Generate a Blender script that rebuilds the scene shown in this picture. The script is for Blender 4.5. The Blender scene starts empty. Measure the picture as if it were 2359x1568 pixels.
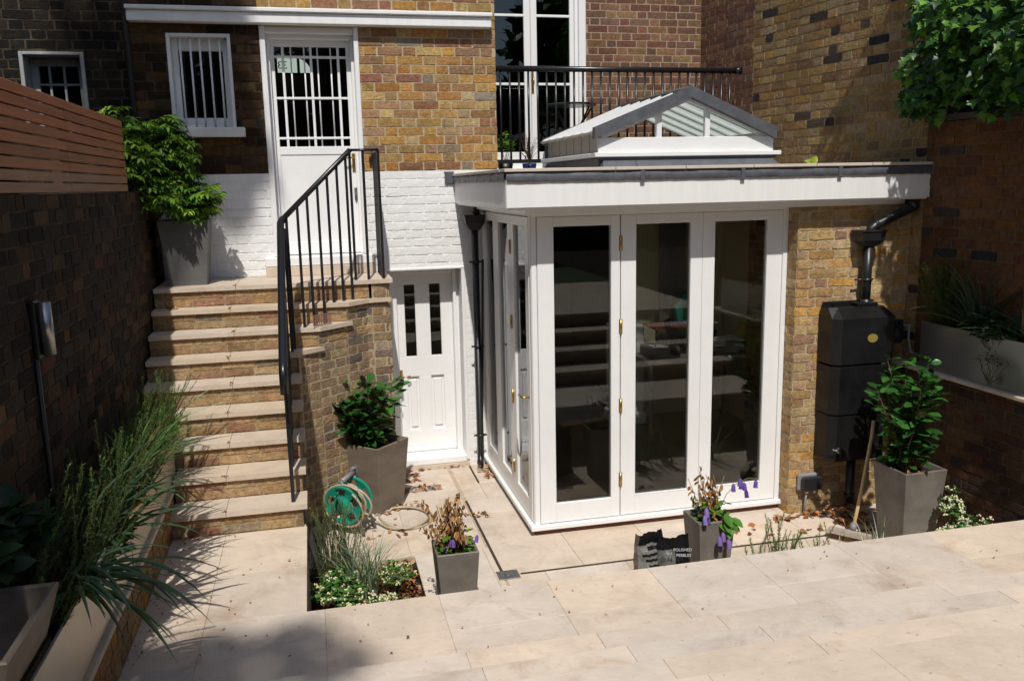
import bpy, math, random
import numpy as np
from mathutils import Vector, Matrix
random.seed(7)
R = math.radians
scn = bpy.context.scene
COL = scn.collection

# ------------------------------------------------------------------ camera
cam_d = bpy.data.cameras.new('camera'); cam = bpy.data.objects.new('camera', cam_d); COL.objects.link(cam)
yaw, pit, rol = 0.22718, 0.18050, -0.02122
F = Vector((math.sin(yaw)*math.cos(pit), math.cos(yaw)*math.cos(pit), -math.sin(pit)))
Rr = Vector((math.cos(yaw), -math.sin(yaw), 0)); Uu = Rr.cross(F)
R2 = Rr*math.cos(rol)+Uu*math.sin(rol); U2 = -Rr*math.sin(rol)+Uu*math.cos(rol)
M = Matrix((( R2.x, U2.x, -F.x), (R2.y, U2.y, -F.y), (R2.z, U2.z, -F.z))).to_4x4()
M.translation = Vector((-1.4407, -7.7846, -0.1362)); cam.matrix_world = M
cam_d.sensor_width = 36; cam_d.lens = 1969.84/2359*36; cam_d.clip_start = .05; cam_d.clip_end = 500
scn.camera = cam

# ------------------------------------------------------------------ light
SUND = Vector((-.155, -1, 1.40)).normalized()          # towards the sun
w = bpy.data.worlds.new("World"); scn.world = w; w.use_nodes = True
nt = w.node_tree; sky = nt.nodes.new('ShaderNodeTexSky'); sky.sky_type = 'NISHITA'; sky.sun_disc = False
sky.sun_elevation = math.asin(SUND.z); sky.sun_rotation = math.atan2(SUND.x, SUND.y)
sky.air_density = 1.0; sky.dust_density = 1.0
bg = nt.nodes['Background']; bg.inputs[1].default_value = .10
nt.links.new(sky.outputs[0], bg.inputs[0])
sd = bpy.data.lights.new('sun', 'SUN'); sd.energy = 4.4; sd.angle = R(.7); sd.color = (1, .955, .89)
so = bpy.data.objects.new('sun', sd); COL.objects.link(so); so.location = (-3, -20, 25)
so.rotation_euler = (-SUND).to_track_quat('-Z', 'Y').to_euler()
scn.view_settings.view_transform = 'Standard'; scn.view_settings.look = 'None'
scn.view_settings.exposure = -.08; scn.view_settings.gamma = 1
scn.view_settings.use_curve_mapping = False
try:
    scn.cycles.max_bounces = 8; scn.cycles.transparent_max_bounces = 16; scn.cycles.glossy_bounces = 4
except Exception: pass

# ------------------------------------------------------------------ materials
def newmat(name):
    m = bpy.data.materials.new(name); m.use_nodes = True
    n = m.node_tree.nodes; l = m.node_tree.links
    return m, n, l, n['Principled BSDF']
def sock(b, names, v):
    for k in names:
        if k in b.inputs: b.inputs[k].default_value = v; return
def pm(name, col=None, rough=.5, var=.12, scale=12, bump=.15, bscale=60, metal=0, spec=.5, trans=0, coat=0,
       stain=0, stretch=None, sheen=0):
    """procedural principled; col None = colour attribute"""
    m, n, l, b = newmat(name)
    tc = n.new('ShaderNodeTexCoord'); mp = n.new('ShaderNodeMapping'); l.new(tc.outputs['Object'], mp.inputs[0])
    if stretch: mp.inputs['Scale'].default_value = stretch
    nz = n.new('ShaderNodeTexNoise'); nz.inputs['Scale'].default_value = scale; nz.inputs['Detail'].default_value = 8
    nz.inputs['Roughness'].default_value = .65
    l.new(mp.outputs[0], nz.inputs['Vector'])
    mr = n.new('ShaderNodeMapRange'); mr.inputs[1].default_value = .25; mr.inputs[2].default_value = .75
    mr.inputs[3].default_value = 1-var; mr.inputs[4].default_value = 1+var*.6
    l.new(nz.outputs['Fac'], mr.inputs[0])
    mx = n.new('ShaderNodeMix'); mx.data_type = 'RGBA'; mx.blend_type = 'MULTIPLY'; mx.inputs[0].default_value = 1
    if col is None:
        at = n.new('ShaderNodeAttribute'); at.attribute_name = 'Col'; l.new(at.outputs['Color'], mx.inputs[6])
    else: mx.inputs[6].default_value = (*col, 1)
    l.new(mr.outputs[0], mx.inputs[7])
    last = mx.outputs[2]
    if stain:
        n2 = n.new('ShaderNodeTexNoise'); n2.inputs['Scale'].default_value = 3.1; n2.inputs['Detail'].default_value = 9
        n2.inputs['Roughness'].default_value = .7; n2.inputs['Distortion'].default_value = .6
        l.new(mp.outputs[0], n2.inputs['Vector'])
        r2 = n.new('ShaderNodeMapRange'); r2.inputs[1].default_value = .52; r2.inputs[2].default_value = .78
        r2.inputs[3].default_value = 0; r2.inputs[4].default_value = stain
        l.new(n2.outputs['Fac'], r2.inputs[0])
        m2 = n.new('ShaderNodeMix'); m2.data_type = 'RGBA'; m2.blend_type = 'MULTIPLY'
        m2.inputs[7].default_value = (.62, .48, .36, 1)
        l.new(r2.outputs[0], m2.inputs[0]); l.new(last, m2.inputs[6]); last = m2.outputs[2]
        # small dark specks
        v = n.new('ShaderNodeTexNoise'); v.inputs['Scale'].default_value = 38; v.inputs['Detail'].default_value = 4
        l.new(mp.outputs[0], v.inputs['Vector'])
        r3 = n.new('ShaderNodeMapRange'); r3.inputs[1].default_value = .66; r3.inputs[2].default_value = .74
        r3.inputs[3].default_value = 0; r3.inputs[4].default_value = min(.45, stain)
        l.new(v.outputs['Fac'], r3.inputs[0])
        m3 = n.new('ShaderNodeMix'); m3.data_type = 'RGBA'; m3.blend_type = 'MULTIPLY'
        m3.inputs[7].default_value = (.4, .33, .27, 1)
        l.new(r3.outputs[0], m3.inputs[0]); l.new(last, m3.inputs[6]); last = m3.outputs[2]
    l.new(last, b.inputs['Base Color'])
    b.inputs['Roughness'].default_value = rough; b.inputs['Metallic'].default_value = metal
    sock(b, ['Specular IOR Level', 'Specular'], spec)
    if coat: sock(b, ['Coat Weight'], coat)
    if bump:
        nb = n.new('ShaderNodeTexNoise'); nb.inputs['Scale'].default_value = bscale; nb.inputs['Detail'].default_value = 6
        l.new(mp.outputs[0], nb.inputs['Vector'])
        bp = n.new('ShaderNodeBump'); bp.inputs['Strength'].default_value = bump; bp.inputs['Distance'].default_value = .01
        l.new(nb.outputs['Fac'], bp.inputs['Height']); l.new(bp.outputs[0], b.inputs['Normal'])
    if trans:   # leaf translucency
        tr = n.new('ShaderNodeBsdfTranslucent'); ms = n.new('ShaderNodeMixShader'); ms.inputs[0].default_value = trans
        br = n.new('ShaderNodeMix'); br.data_type = 'RGBA'; br.blend_type = 'MULTIPLY'; br.inputs[0].default_value = 1
        br.inputs[7].default_value = (1.3, 1.5, .5, 1); l.new(last, br.inputs[6])
        l.new(br.outputs[2], tr.inputs[0]); l.new(b.outputs[0], ms.inputs[1]); l.new(tr.outputs[0], ms.inputs[2])
        l.new(ms.outputs[0], n['Material Output'].inputs[0])
    return m
def glassmat(name, tint=(.86, .9, .88), ior=1.5, boost=1.0):
    m, n, l, b = newmat(name); n.remove(b)
    t = n.new('ShaderNodeBsdfTransparent'); t.inputs[0].default_value = (*tint, 1)
    g = n.new('ShaderNodeBsdfGlossy'); g.inputs['Roughness'].default_value = .0; g.inputs[0].default_value = (.95, .97, 1, 1)
    fr = n.new('ShaderNodeFresnel'); fr.inputs[0].default_value = ior
    mu = n.new('ShaderNodeMath'); mu.operation = 'MULTIPLY'; mu.inputs[1].default_value = boost; mu.use_clamp = True
    ms = n.new('ShaderNodeMixShader'); l.new(fr.outputs[0], mu.inputs[0]); l.new(mu.outputs[0], ms.inputs[0])
    l.new(t.outputs[0], ms.inputs[1]); l.new(g.outputs[0], ms.inputs[2]); l.new(ms.outputs[0], n['Material Output'].inputs[0])
    return m

BRICK = pm('stock_brick', None, .88, .48, 30, .8, 70, spec=.2)
def add_blotch(m, scale=48, amt=.5, c=(.45, .36, .28)):
    n = m.node_tree.nodes; l = m.node_tree.links; b = n['Principled BSDF']; src = b.inputs['Base Color'].links[0].from_socket
    tc = n.new('ShaderNodeTexCoord'); v = n.new('ShaderNodeTexNoise'); v.inputs['Scale'].default_value = scale; v.inputs['Detail'].default_value = 5; v.inputs['Roughness'].default_value = .7
    l.new(tc.outputs['Object'], v.inputs['Vector']); r = n.new('ShaderNodeMapRange'); r.inputs[1].default_value = .56; r.inputs[2].default_value = .70; r.inputs[3].default_value = 0; r.inputs[4].default_value = amt
    l.new(v.outputs['Fac'], r.inputs[0]); x = n.new('ShaderNodeMix'); x.data_type = 'RGBA'; x.blend_type = 'MULTIPLY'; x.inputs[7].default_value = (*c, 1); l.new(r.outputs[0], x.inputs[0]); l.new(src, x.inputs[6])
    # pale lime smears
    v2 = n.new('ShaderNodeTexNoise'); v2.inputs['Scale'].default_value = 17; v2.inputs['Detail'].default_value = 8; v2.inputs['Roughness'].default_value = .75; l.new(tc.outputs['Object'], v2.inputs['Vector'])
    r2 = n.new('ShaderNodeMapRange'); r2.inputs[1].default_value = .58; r2.inputs[2].default_value = .78; r2.inputs[3].default_value = 0; r2.inputs[4].default_value = .16; l.new(v2.outputs['Fac'], r2.inputs[0])
    y = n.new('ShaderNodeMix'); y.data_type = 'RGBA'; y.blend_type = 'SCREEN'; y.inputs[7].default_value = (.22, .18, .13, 1); l.new(r2.outputs[0], y.inputs[0]); l.new(x.outputs[2], y.inputs[6])
    mp = n.new('ShaderNodeMapping'); mp.inputs['Scale'].default_value = (1.6, 1.6, .9); l.new(tc.outputs['Object'], mp.inputs[0])
    v3 = n.new('ShaderNodeTexNoise'); v3.inputs['Scale'].default_value = 1.7; v3.inputs['Detail'].default_value = 6; v3.inputs['Roughness'].default_value = .65; l.new(mp.outputs[0], v3.inputs['Vector'])
    r3 = n.new('ShaderNodeMapRange'); r3.inputs[1].default_value = .3; r3.inputs[2].default_value = .7; r3.inputs[3].default_value = .74; r3.inputs[4].default_value = 1.14; l.new(v3.outputs['Fac'], r3.inputs[0])
    z = n.new('ShaderNodeMix'); z.data_type = 'RGBA'; z.blend_type = 'MULTIPLY'; z.inputs[0].default_value = 1; l.new(y.outputs[2], z.inputs[6]); l.new(r3.outputs[0], z.inputs[7]); l.new(z.outputs[2], b.inputs['Base Color'])
add_blotch(BRICK)
MORT = pm('lime_mortar', (.45, .36, .235), .95, .25, 30, .6, 120, spec=.1)
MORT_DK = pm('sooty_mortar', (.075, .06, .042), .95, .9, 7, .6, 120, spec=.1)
MORT_BR = pm('pale_mortar', (.36, .27, .20), .95, .25, 30, .6, 120, spec=.1)
MORT_MID = pm('weathered_mortar', (.33, .25, .145), .95, .35, 20, .6, 120, spec=.1)
MORT_LOW = pm('dark_mortar', (.13, .09, .055), .95, .4, 15, .6, 120, spec=.1)  # darker mortar for the garden wall and the raised bed wall
WHITEB = pm('white_painted_brick', (.77, .77, .76), .42, .06, 8, .35, 45, spec=.4)
WHITE = pm('white_gloss_paint', (.79, .79, .785), .32, .055, 2.5, .05, 60, spec=.5)
WHITE_DIRTY = pm('weathered_white_paint', (.78, .775, .76), .4, .07, 3, .03, 60, spec=.4, stretch=(6, 6, .3))
STONE = pm('sandstone_slabs', None, .66, .17, 4.2, .3, 28, spec=.3, stain=.8)
STONE_T = pm('sandstone_tread', (.57, .475, .38), .64, .18, 7, .25, 30, spec=.3, stain=.35)
GROUT = pm('paving_grout', (.47, .38, .28), .95, .3, 20, .3, spec=.1)
LEAD = pm('lead_sheet', (.115, .12, .135), .5, .35, 14, .25, 25, metal=.25, spec=.5)
LEADSTEP = pm('grey_lead_skirt', (.14, .15, .17), .45, .3, 10, .2, 25, metal=.3)
COPING = pm('pale_coping_stone', (.56, .49, .41), .7, .12, 9, .1)
BLACK = pm('black_iron_paint', (.012, .012, .014), .3, .1, 30, .05, 80, spec=.5)
BLACKP = pm('black_plastic', (.016, .016, .018), .38, .2, 8, .08, 60, spec=.5)
BUTT = pm('dusty_black_plastic', (.009, .009, .010), .40, .7, 5, .12, 40, spec=.45)
BRASS = pm('aged_brass', (.55, .36, .12), .3, .35, 60, .05, metal=.9)
STEEL = pm('brushed_steel', (.42, .42, .41), .30, .1, 4, .02, metal=.85, stretch=(1, 1, 14))
ZINC = pm('satin_zinc_tan_reflection', (.60, .53, .43), .42, .1, 3, .04, 30, metal=.35)  # tan base colour stands in for the terrace reflected in the metal
FIBRE = pm('grey_fibre_planter', (.185, .162, .138), .6, .4, 5, .12, 90, spec=.35)
FIBRE_B = pm('brown_grey_planter', (.185, .15, .115), .55, .35, 4, .12, 90, spec=.35, stretch=(1, 1, 3))
FIBRE_L = pm('bluish_grey_planter', (.125, .125, .122), .6, .3, 5, .12, 90, spec=.35)
SOIL = pm('dark_soil', (.03, .02, .013), .95, .5, 30, 1, 40, spec=.1)
CEDAR = pm('cedar_slats', None, .55, .35, 5, .25, 60, spec=.3, stretch=(1, .6, 14))
WOODP = pm('broom_wood', (.62, .42, .22), .55, .15, 10, .1)
LEAF = pm('glossy_leaf', None, .24, .2, 20, .12, 40, spec=.5, trans=.12)
LEAFM = pm('soft_leaf', None, .5, .25, 20, .1, 40, spec=.35, trans=.28)
PETAL = pm('petal', None, .6, .1, 20, 0, spec=.2, trans=.3)
DRY = pm('dry_leaf', None, .8, .3, 40, .3, 60, spec=.15, trans=.1)
BARK = pm('stem_bark', (.10, .075, .045), .8, .3, 30, .4)
GREENP = pm('green_plastic', (.012, .28, .18), .35, .08, 10, .03, spec=.5)
GREYP = pm('grey_plastic', (.22, .22, .23), .45, .1, 10, .05)
HOSE = pm('beige_hose', (.42, .35, .25), .42, .15, 30, .05)
TERRA = pm('red_air_brick', (.30, .15, .11), .85, .2, 30, .3)
GLASS = glassmat('window_glass', (.94, .95, .91), 1.48, 1.05)
GLASSD = glassmat('dark_window_glass', (.75, .78, .76), 1.5, 1.2)
GLASSL = glassmat('lantern_glass', (.93, .96, .95), 1.4, .8)
BLIND, n_, l_, b_ = newmat('pale_translucent_glazing'); b_.inputs['Base Color'].default_value = (.42, .46, .45, 1); b_.inputs['Roughness'].default_value = .2
tr_ = n_.new('ShaderNodeBsdfTranslucent'); tr_.inputs[0].default_value = (.85, .9, .88, 1); ms_ = n_.new('ShaderNodeMixShader'); ms_.inputs[0].default_value = .72
l_.new(b_.outputs[0], ms_.inputs[1]); l_.new(tr_.outputs[0], ms_.inputs[2]); tp_ = n_.new('ShaderNodeBsdfTransparent'); m2_ = n_.new('ShaderNodeMixShader'); m2_.inputs[0].default_value = .38; l_.new(ms_.outputs[0], m2_.inputs[1]); l_.new(tp_.outputs[0], m2_.inputs[2]); l_.new(m2_.outputs[0], n_['Material Output'].inputs[0])
INT_WALL = pm('interior_plaster', (.62, .57, .40), .9, .05, 3, 0)
INT_DARK = pm('interior_dark', (.035, .033, .03), .9, .2, 3, 0)
FLOORW = pm('interior_floor', (.10, .065, .045), .5, .3, 4, .05, stretch=(8, 1, 1))
MAT_B = pm('coir_mat', (.36, .18, .08), .95, .3, 60, .8, 120)
CURTAIN = pm('grey_curtain', (.22, .22, .19), .9, .1, 10, .1)
DESK = pm('desk_laminate', (.34, .31, .28), .5, .1, 8, 0)
TURQ = pm('turquoise_bag', (.02, .35, .27), .5, .1, 10, .1)
PAPER = pm('paper', (.75, .75, .72), .8, .1, 30, .1)
REDP = pm('red_cardboard', (.28, .07, .04), .8, .1, 10, 0)
PURPLE = pm('purple_cloth', (.10, .05, .22), .8, .1, 10, 0)
BAGM = pm('bag_plastic', None, .14, .3, 60, .9, 14, spec=.6)
BLUEPOT = pm('blue_glaze', (.01, .02, .09), .2, .1, 10, 0)
POT_BLK = BLACKP

# ------------------------------------------------------------------ mesh builder
class MB:
    def __init__(s): s.v = []; s.f = []; s.m = []; s.c = []; s.sm = []
    def add(s, vs, fs, mi=0, col=(1, 1, 1), smooth=False):
        o = len(s.v); s.v.extend(vs)
        for f in fs: s.f.append([o+i for i in f]); s.m.append(mi); s.c.append(col); s.sm.append(smooth)
        return s
    def box(s, x0, x1, y0, y1, z0, z1, mi=0, col=(1, 1, 1)):
        if x0 > x1: x0, x1 = x1, x0
        if y0 > y1: y0, y1 = y1, y0
        if z0 > z1: z0, z1 = z1, z0
        v = [(x0, y0, z0), (x1, y0, z0), (x1, y1, z0), (x0, y1, z0), (x0, y0, z1), (x1, y0, z1), (x1, y1, z1), (x0, y1, z1)]
        return s.add(v, [(0, 3, 2, 1), (4, 5, 6, 7), (0, 1, 5, 4), (1, 2, 6, 5), (2, 3, 7, 6), (3, 0, 4, 7)], mi, col)
    def bbox(s, x0, x1, y0, y1, z0, z1, b=.004, mi=0, col=(1, 1, 1)):
        """chamfered box"""
        if x0 > x1: x0, x1 = x1, x0
        if y0 > y1: y0, y1 = y1, y0
        if z0 > z1: z0, z1 = z1, z0
        b = min(b, (x1-x0)*.45, (y1-y0)*.45, (z1-z0)*.45)
        X = (x0, x1); Y = (y0, y1); Z = (z0, z1); v = []; idx = {}
        for i in (0, 1):
            for j in (0, 1):
                for k in (0, 1):
                    sx = b if i == 0 else -b; sy = b if j == 0 else -b; sz = b if k == 0 else -b
                    for a, p in enumerate(((X[i], Y[j]+sy, Z[k]+sz), (X[i]+sx, Y[j], Z[k]+sz), (X[i]+sx, Y[j]+sy, Z[k]))):
                        idx[(i, j, k, a)] = len(v); v.append(p)
        f = []
        for i in (0, 1):
            q = [idx[(i, 0, 0, 0)], idx[(i, 1, 0, 0)], idx[(i, 1, 1, 0)], idx[(i, 0, 1, 0)]]; f.append(q if i else q[::-1])
        for j in (0, 1):
            q = [idx[(0, j, 0, 1)], idx[(0, j, 1, 1)], idx[(1, j, 1, 1)], idx[(1, j, 0, 1)]]; f.append(q if j else q[::-1])
        for k in (0, 1):
            q = [idx[(0, 0, k, 2)], idx[(1, 0, k, 2)], idx[(1, 1, k, 2)], idx[(0, 1, k, 2)]]; f.append(q if k else q[::-1])
        for i in (0, 1):
            for j in (0, 1): f.append([idx[(i, j, 0, 0)], idx[(i, j, 0, 1)], idx[(i, j, 1, 1)], idx[(i, j, 1, 0)]])
        for i in (0, 1):
            for k in (0, 1): f.append([idx[(i, 0, k, 0)], idx[(i, 0, k, 2)], idx[(i, 1, k, 2)], idx[(i, 1, k, 0)]])
        for j in (0, 1):
            for k in (0, 1): f.append([idx[(0, j, k, 1)], idx[(0, j, k, 2)], idx[(1, j, k, 2)], idx[(1, j, k, 1)]])
        for i in (0, 1):
            for j in (0, 1):
                for k in (0, 1): f.append([idx[(i, j, k, 0)], idx[(i, j, k, 1)], idx[(i, j, k, 2)]])
        return s.add(v, f, mi, col)
    def tube(s, pts, r, seg=8, mi=0, col=(1, 1, 1), cap=True):
        pts = [Vector(p) for p in pts]; n = len(pts)
        rr = r if isinstance(r, (list, tuple)) else [r]*n
        vs = []; prev = None
        for i, p in enumerate(pts):
            t = (pts[min(i+1, n-1)]-pts[max(i-1, 0)])
            if t.length < 1e-9: t = Vector((0, 0, 1))
            t.normalize()
            if prev is None:
                a = Vector((0, 0, 1)) if abs(t.z) < .9 else Vector((1, 0, 0)); x = t.cross(a).normalized()
            else:
                x = (prev - t*prev.dot(t)); x = x.normalized() if x.length > 1e-6 else t.orthogonal().normalized()
            prev = x; y = t.cross(x)
            for k in range(seg):
                a = 2*math.pi*k/seg; vs.append(tuple(p+(x*math.cos(a)+y*math.sin(a))*rr[i]))
        fs = []
        for i in range(n-1):
            for k in range(seg):
                k2 = (k+1) % seg; fs.append([i*seg+k, i*seg+k2, (i+1)*seg+k2, (i+1)*seg+k])
        s.add(vs, fs, mi, col, True)
        if cap:
            o = len(s.v)-len(vs)
            s.f.append([o+k for k in range(seg)][::-1]); s.m.append(mi); s.c.append(col); s.sm.append(False)
            s.f.append([o+(n-1)*seg+k for k in range(seg)]); s.m.append(mi); s.c.append(col); s.sm.append(False)
        return s
    def prism(s, poly, z0, z1, mi=0, col=(1, 1, 1)):
        n = len(poly); v = [(x, y, z0) for x, y in poly]+[(x, y, z1) for x, y in poly]
        f = [list(range(n))[::-1], list(range(n, 2*n))]+[[i, (i+1) % n, n+(i+1) % n, n+i] for i in range(n)]
        return s.add(v, f, mi, col)
    def frustum(s, cx, cy, a0, a1, z0, z1, rot=0, thick=.02, mi=0, a0y=None, a1y=None):
        """square tapered open-top planter: base half size a0, rim half size a1"""
        def ring(a, b, z): 
            c, q = math.cos(rot), math.sin(rot)
            return [(cx+x*c-y*q, cy+x*q+y*c, z) for x, y in ((-a, -b), (a, -b), (a, b), (-a, b))]
        b0 = a0y or a0; b1 = a1y or a1; e = .006
        v = ring(a0, b0, z0)+ring(a1, b1, z1-e)+ring(a1-e, b1-e, z1)+ring(a1-thick+e, b1-thick+e, z1)+ring(a1-thick, b1-thick, z1-e) \
            + ring(a1-thick-.03, b1-thick-.03, z1-.14)
        f = [[3, 2, 1, 0]]
        for k in range(5):
            for i in range(4):
                j = (i+1) % 4; f.append([4*k+i, 4*k+j, 4*k+4+j, 4*k+4+i])
        f.append([20, 21, 22, 23])
        return s.add(v, f, mi)
    def build(s, name, mats, parent=None, label=None):
        me = bpy.data.meshes.new(name); me.from_pydata([tuple(p) for p in s.v], [], s.f)
        if not isinstance(mats, (list, tuple)): mats = [mats]
        for m in mats: me.materials.append(m)
        me.polygons.foreach_set('material_index', s.m); me.polygons.foreach_set('use_smooth', s.sm)
        at = me.color_attributes.new('Col', 'FLOAT_COLOR', 'CORNER')
        cols = []
        for f, c in zip(s.f, s.c): cols.extend((c[0], c[1], c[2], 1.0)*len(f))
        at.data.foreach_set('color', cols); me.update()
        o = bpy.data.objects.new(name, me); COL.objects.link(o)
        if parent is not None:
            o.parent = parent
            b = parent
            tot = Matrix.Identity(4)
            if parent.type == 'EMPTY': o.matrix_parent_inverse = Matrix.Translation(-parent.location)
        if label: o['label'] = label
        return o
def thing(name, label, cat, loc=(0, 0, 0), group=None):
    o = bpy.data.objects.new(name, None); COL.objects.link(o); o.location = loc; o.empty_display_size = .1
    o['label'] = label; o['category'] = cat
    if group: o['group'] = group
    return o
def tag(o, label, cat, group=None, kind=None):
    if label: o['label'] = label
    if cat: o['category'] = cat
    if group: o['group'] = group
    if kind: o['kind'] = kind
    return o

# ------------------------------------------------------------------ brickwork
PAL_Y = [(.46, .245, .06), (.48, .29, .09), (.42, .20, .055), (.50, .34, .14), (.44, .25, .07), (.31, .17, .075), (.25, .12, .06), (.41, .21, .055),
         (.33, .19, .115), (.44, .33, .18), (.28, .17, .11), (.42, .26, .09), (.26, .22, .17), (.37, .25, .13), (.36, .22, .14), (.39, .25, .10), (.29, .125, .085)]
PAL_SW = [(.34, .24, .14), (.38, .27, .15), (.30, .20, .12), (.27, .19, .12), (.36, .23, .12), (.40, .30, .18), (.25, .16, .11), (.30, .24, .17), (.16, .13, .11)]
PAL_RS = [(.36, .23, .11), (.33, .20, .09), (.40, .27, .14), (.28, .18, .10), (.36, .20, .12), (.42, .30, .17), (.30, .16, .10), (.25, .19, .13)]
PAL_P = [(.50, .36, .18), (.46, .30, .13), (.52, .39, .22), (.40, .24, .11), (.45, .33, .19), (.36, .22, .14), (.50, .27, .08), (.42, .28, .16)]
PAL_BR = [(.20, .105, .065), (.22, .115, .07), (.15, .07, .045), (.23, .125, .06), (.14, .085, .055), (.19, .08, .055), (.24, .15, .07), (.165, .095, .07)]
PAL_R = [(.30, .19, .075), (.34, .225, .095), (.26, .145, .06), (.32, .225, .13), (.23, .135, .075), (.36, .25, .105), (.28, .18, .095), (.33, .19, .06)]
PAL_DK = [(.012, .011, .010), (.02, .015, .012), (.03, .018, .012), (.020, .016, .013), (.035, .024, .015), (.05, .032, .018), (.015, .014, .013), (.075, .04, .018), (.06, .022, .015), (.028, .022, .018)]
PAL_SOOT = [(.014, .013, .011), (.02, .018, .014), (.010, .010, .009), (.026, .018, .013), (.03, .022, .014)]
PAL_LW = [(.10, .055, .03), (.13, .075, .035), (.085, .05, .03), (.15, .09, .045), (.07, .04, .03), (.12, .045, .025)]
def pick(pal, dark=0, rnd=random):
    if dark and rnd.random() < dark: c = rnd.choice([(.045, .038, .034), (.06, .045, .036), (.036, .032, .03), (.08, .055, .04)])
    else: c = rnd.choice(pal)
    if not (dark and c[0] < .09):
        a_ = [sum(q[i] for q in pal)/len(pal) for i in range(3)]; t_ = rnd.uniform(.0, .45); c = tuple(c[i]*(1-t_)+a_[i]*t_ for i in range(3))
    k = rnd.uniform(.82, 1.16); return (c[0]*k, c[1]*k*rnd.uniform(.96, 1.04), c[2]*k)
def bricks(mb, P, u0, u1, v0, v1, pal, holes=(), course=.0755, slen=.213, hlen=.101, joint=.012, proud=.0085, rough=.0028,
           dark=0, vbase=0, mi=0, seed=1, fade=None, nx=4):
    """individually laid bricks (Flemish bond) on surface P(u, v, out)"""
    rnd = random.Random(seed); proud *= .6; rough_v = rough*.55
    i0 = int(math.floor((v0-vbase)/course)); i1 = int(math.ceil((v1-vbase)/course))
    for i in range(i0, i1):
        za = vbase+i*course+joint/2; zb = vbase+(i+1)*course-joint/2
        za = max(za, v0); zb = min(zb, v1)
        if zb-za < .012: continue
        u = u0-.4+(0 if i % 2 else (slen+joint)/2+ (hlen+joint)/2) + rnd.uniform(-.012, .012)
        k = 0
        while u < u1:
            L = (slen if k % 2 == 0 else hlen)*rnd.uniform(.96, 1.04); k += 1
            segs = [(max(u, u0), min(u+L, u1))]
            u += L+joint*rnd.uniform(.8, 1.3)
            for (ha, hb, hc, hd) in holes:
                if zb <= hc+.02 or za >= hd-.02: continue
                ns = []
                for a, b in segs:
                    if b <= ha or a >= hb: ns.append((a, b)); continue
                    if a < ha: ns.append((a, ha-.001))
                    if b > hb: ns.append((hb+.001, b))
                segs = ns
            for a, b in segs:
                if b-a < .022: continue
                col = pick(pal, dark, rnd)
                if fade: col = fade((a+b)/2, (za+zb)/2, col, rnd)
                n = nx if b-a > .13 else max(2, nx//2)
                pr = proud*rnd.uniform(.55, 1.3); tl = rnd.uniform(-.0012, .0012)
                g = []; ring = []
                for q in range(3):
                    for p in range(n+1):
                        uu = a+(b-a)*p/n; vv = za+(zb-za)*q/2
                        if p in (0, n): uu += rnd.uniform(-rough, rough)*.7 + (rough*.8 if p == 0 else -rough*.8)*(1 if q != 1 else 0)
                        else: uu += rnd.uniform(-rough, rough)
                        if q != 1: vv += rnd.uniform(-rough, rough)*.8
                        o = pr+tl*.5*(p-n/2)+rnd.uniform(-rough, rough)*.22-(.0007 if (q != 1 or p in (0, n)) else 0)
                        g.append(P(uu, vv, o)); ring.append((uu, vv))
                W = n+1; o0 = len(mb.v)
                fs = [[q*W+p, q*W+p+1, (q+1)*W+p+1, (q+1)*W+p] for q in range(2) for p in range(n)]
                bd = [p for p in range(W)]+[W+n, 2*W+n]+[2*W+p for p in range(n-1, -1, -1)]+[W]
                vs = list(g)
                for t in bd:
                    uu, vv = ring[t]; cu = (a+b)/2; cv = (za+zb)/2
                    vs.append(P(uu+(.0012 if uu > cu else -.0012), vv+(.0012 if vv > cv else -.0012), -.002))
                m = len(bd)
                for t in range(m):
                    t2 = (t+1) % m; fs.append([bd[t2], bd[t], 3*W+t, 3*W+t2])
                mb.add(vs, fs, mi, col, False)
def wallslab(mb, x0, x1, z0, z1, yf, yb, holes=(), mi=1):
    """flat wall in the XZ plane with openings, real thickness"""
    xs = sorted(set([x0, x1]+[max(x0, min(x1, h[0])) for h in holes]+[max(x0, min(x1, h[1])) for h in holes]))
    zs = sorted(set([z0, z1]+[max(z0, min(z1, h[2])) for h in holes]+[max(z0, min(z1, h[3])) for h in holes]))
    def solid(i, j):
        if i < 0 or j < 0 or i >= len(xs)-1 or j >= len(zs)-1: return False
        cx = (xs[i]+xs[i+1])/2; cz = (zs[j]+zs[j+1])/2
        return not any(h[0] < cx < h[1] and h[2] < cz < h[3] for h in holes)
    for i in range(len(xs)-1):
        for j in range(len(zs)-1):
            if not solid(i, j): continue
            a, b, c, d = xs[i], xs[i+1], zs[j], zs[j+1]
            mb.add([(a, yf, c), (b, yf, c), (b, yf, d), (a, yf, d)], [(0, 1, 2, 3)], mi)
            mb.add([(a, yb, c), (b, yb, c), (b, yb, d), (a, yb, d)], [(3, 2, 1, 0)], mi)
            if not solid(i-1, j): mb.add([(a, yf, c), (a, yf, d), (a, yb, d), (a, yb, c)], [(0, 1, 2, 3)], mi)
            if not solid(i+1, j): mb.add([(b, yf, c), (b, yb, c), (b, yb, d), (b, yf, d)], [(0, 1, 2, 3)], mi)
            if not solid(i, j-1): mb.add([(a, yf, c), (a, yb, c), (b, yb, c), (b, yf, c)], [(0, 1, 2, 3)], mi)
            if not solid(i, j+1): mb.add([(a, yf, d), (b, yf, d), (b, yb, d), (a, yb, d)], [(0, 1, 2, 3)], mi)
PY = lambda y0: (lambda u, v, o: (u, y0-o, v))                 # faces -Y
def PL(x0, y0, dx, dy):                                        # path plane, outward = left-hand normal of (dx,dy)
    L = math.hypot(dx, dy); dx /= L; dy /= L
    return lambda u, v, o: (x0+dx*u-dy*o*-1*-1, y0+dy*u+dx*o*-1*-1, v)

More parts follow.
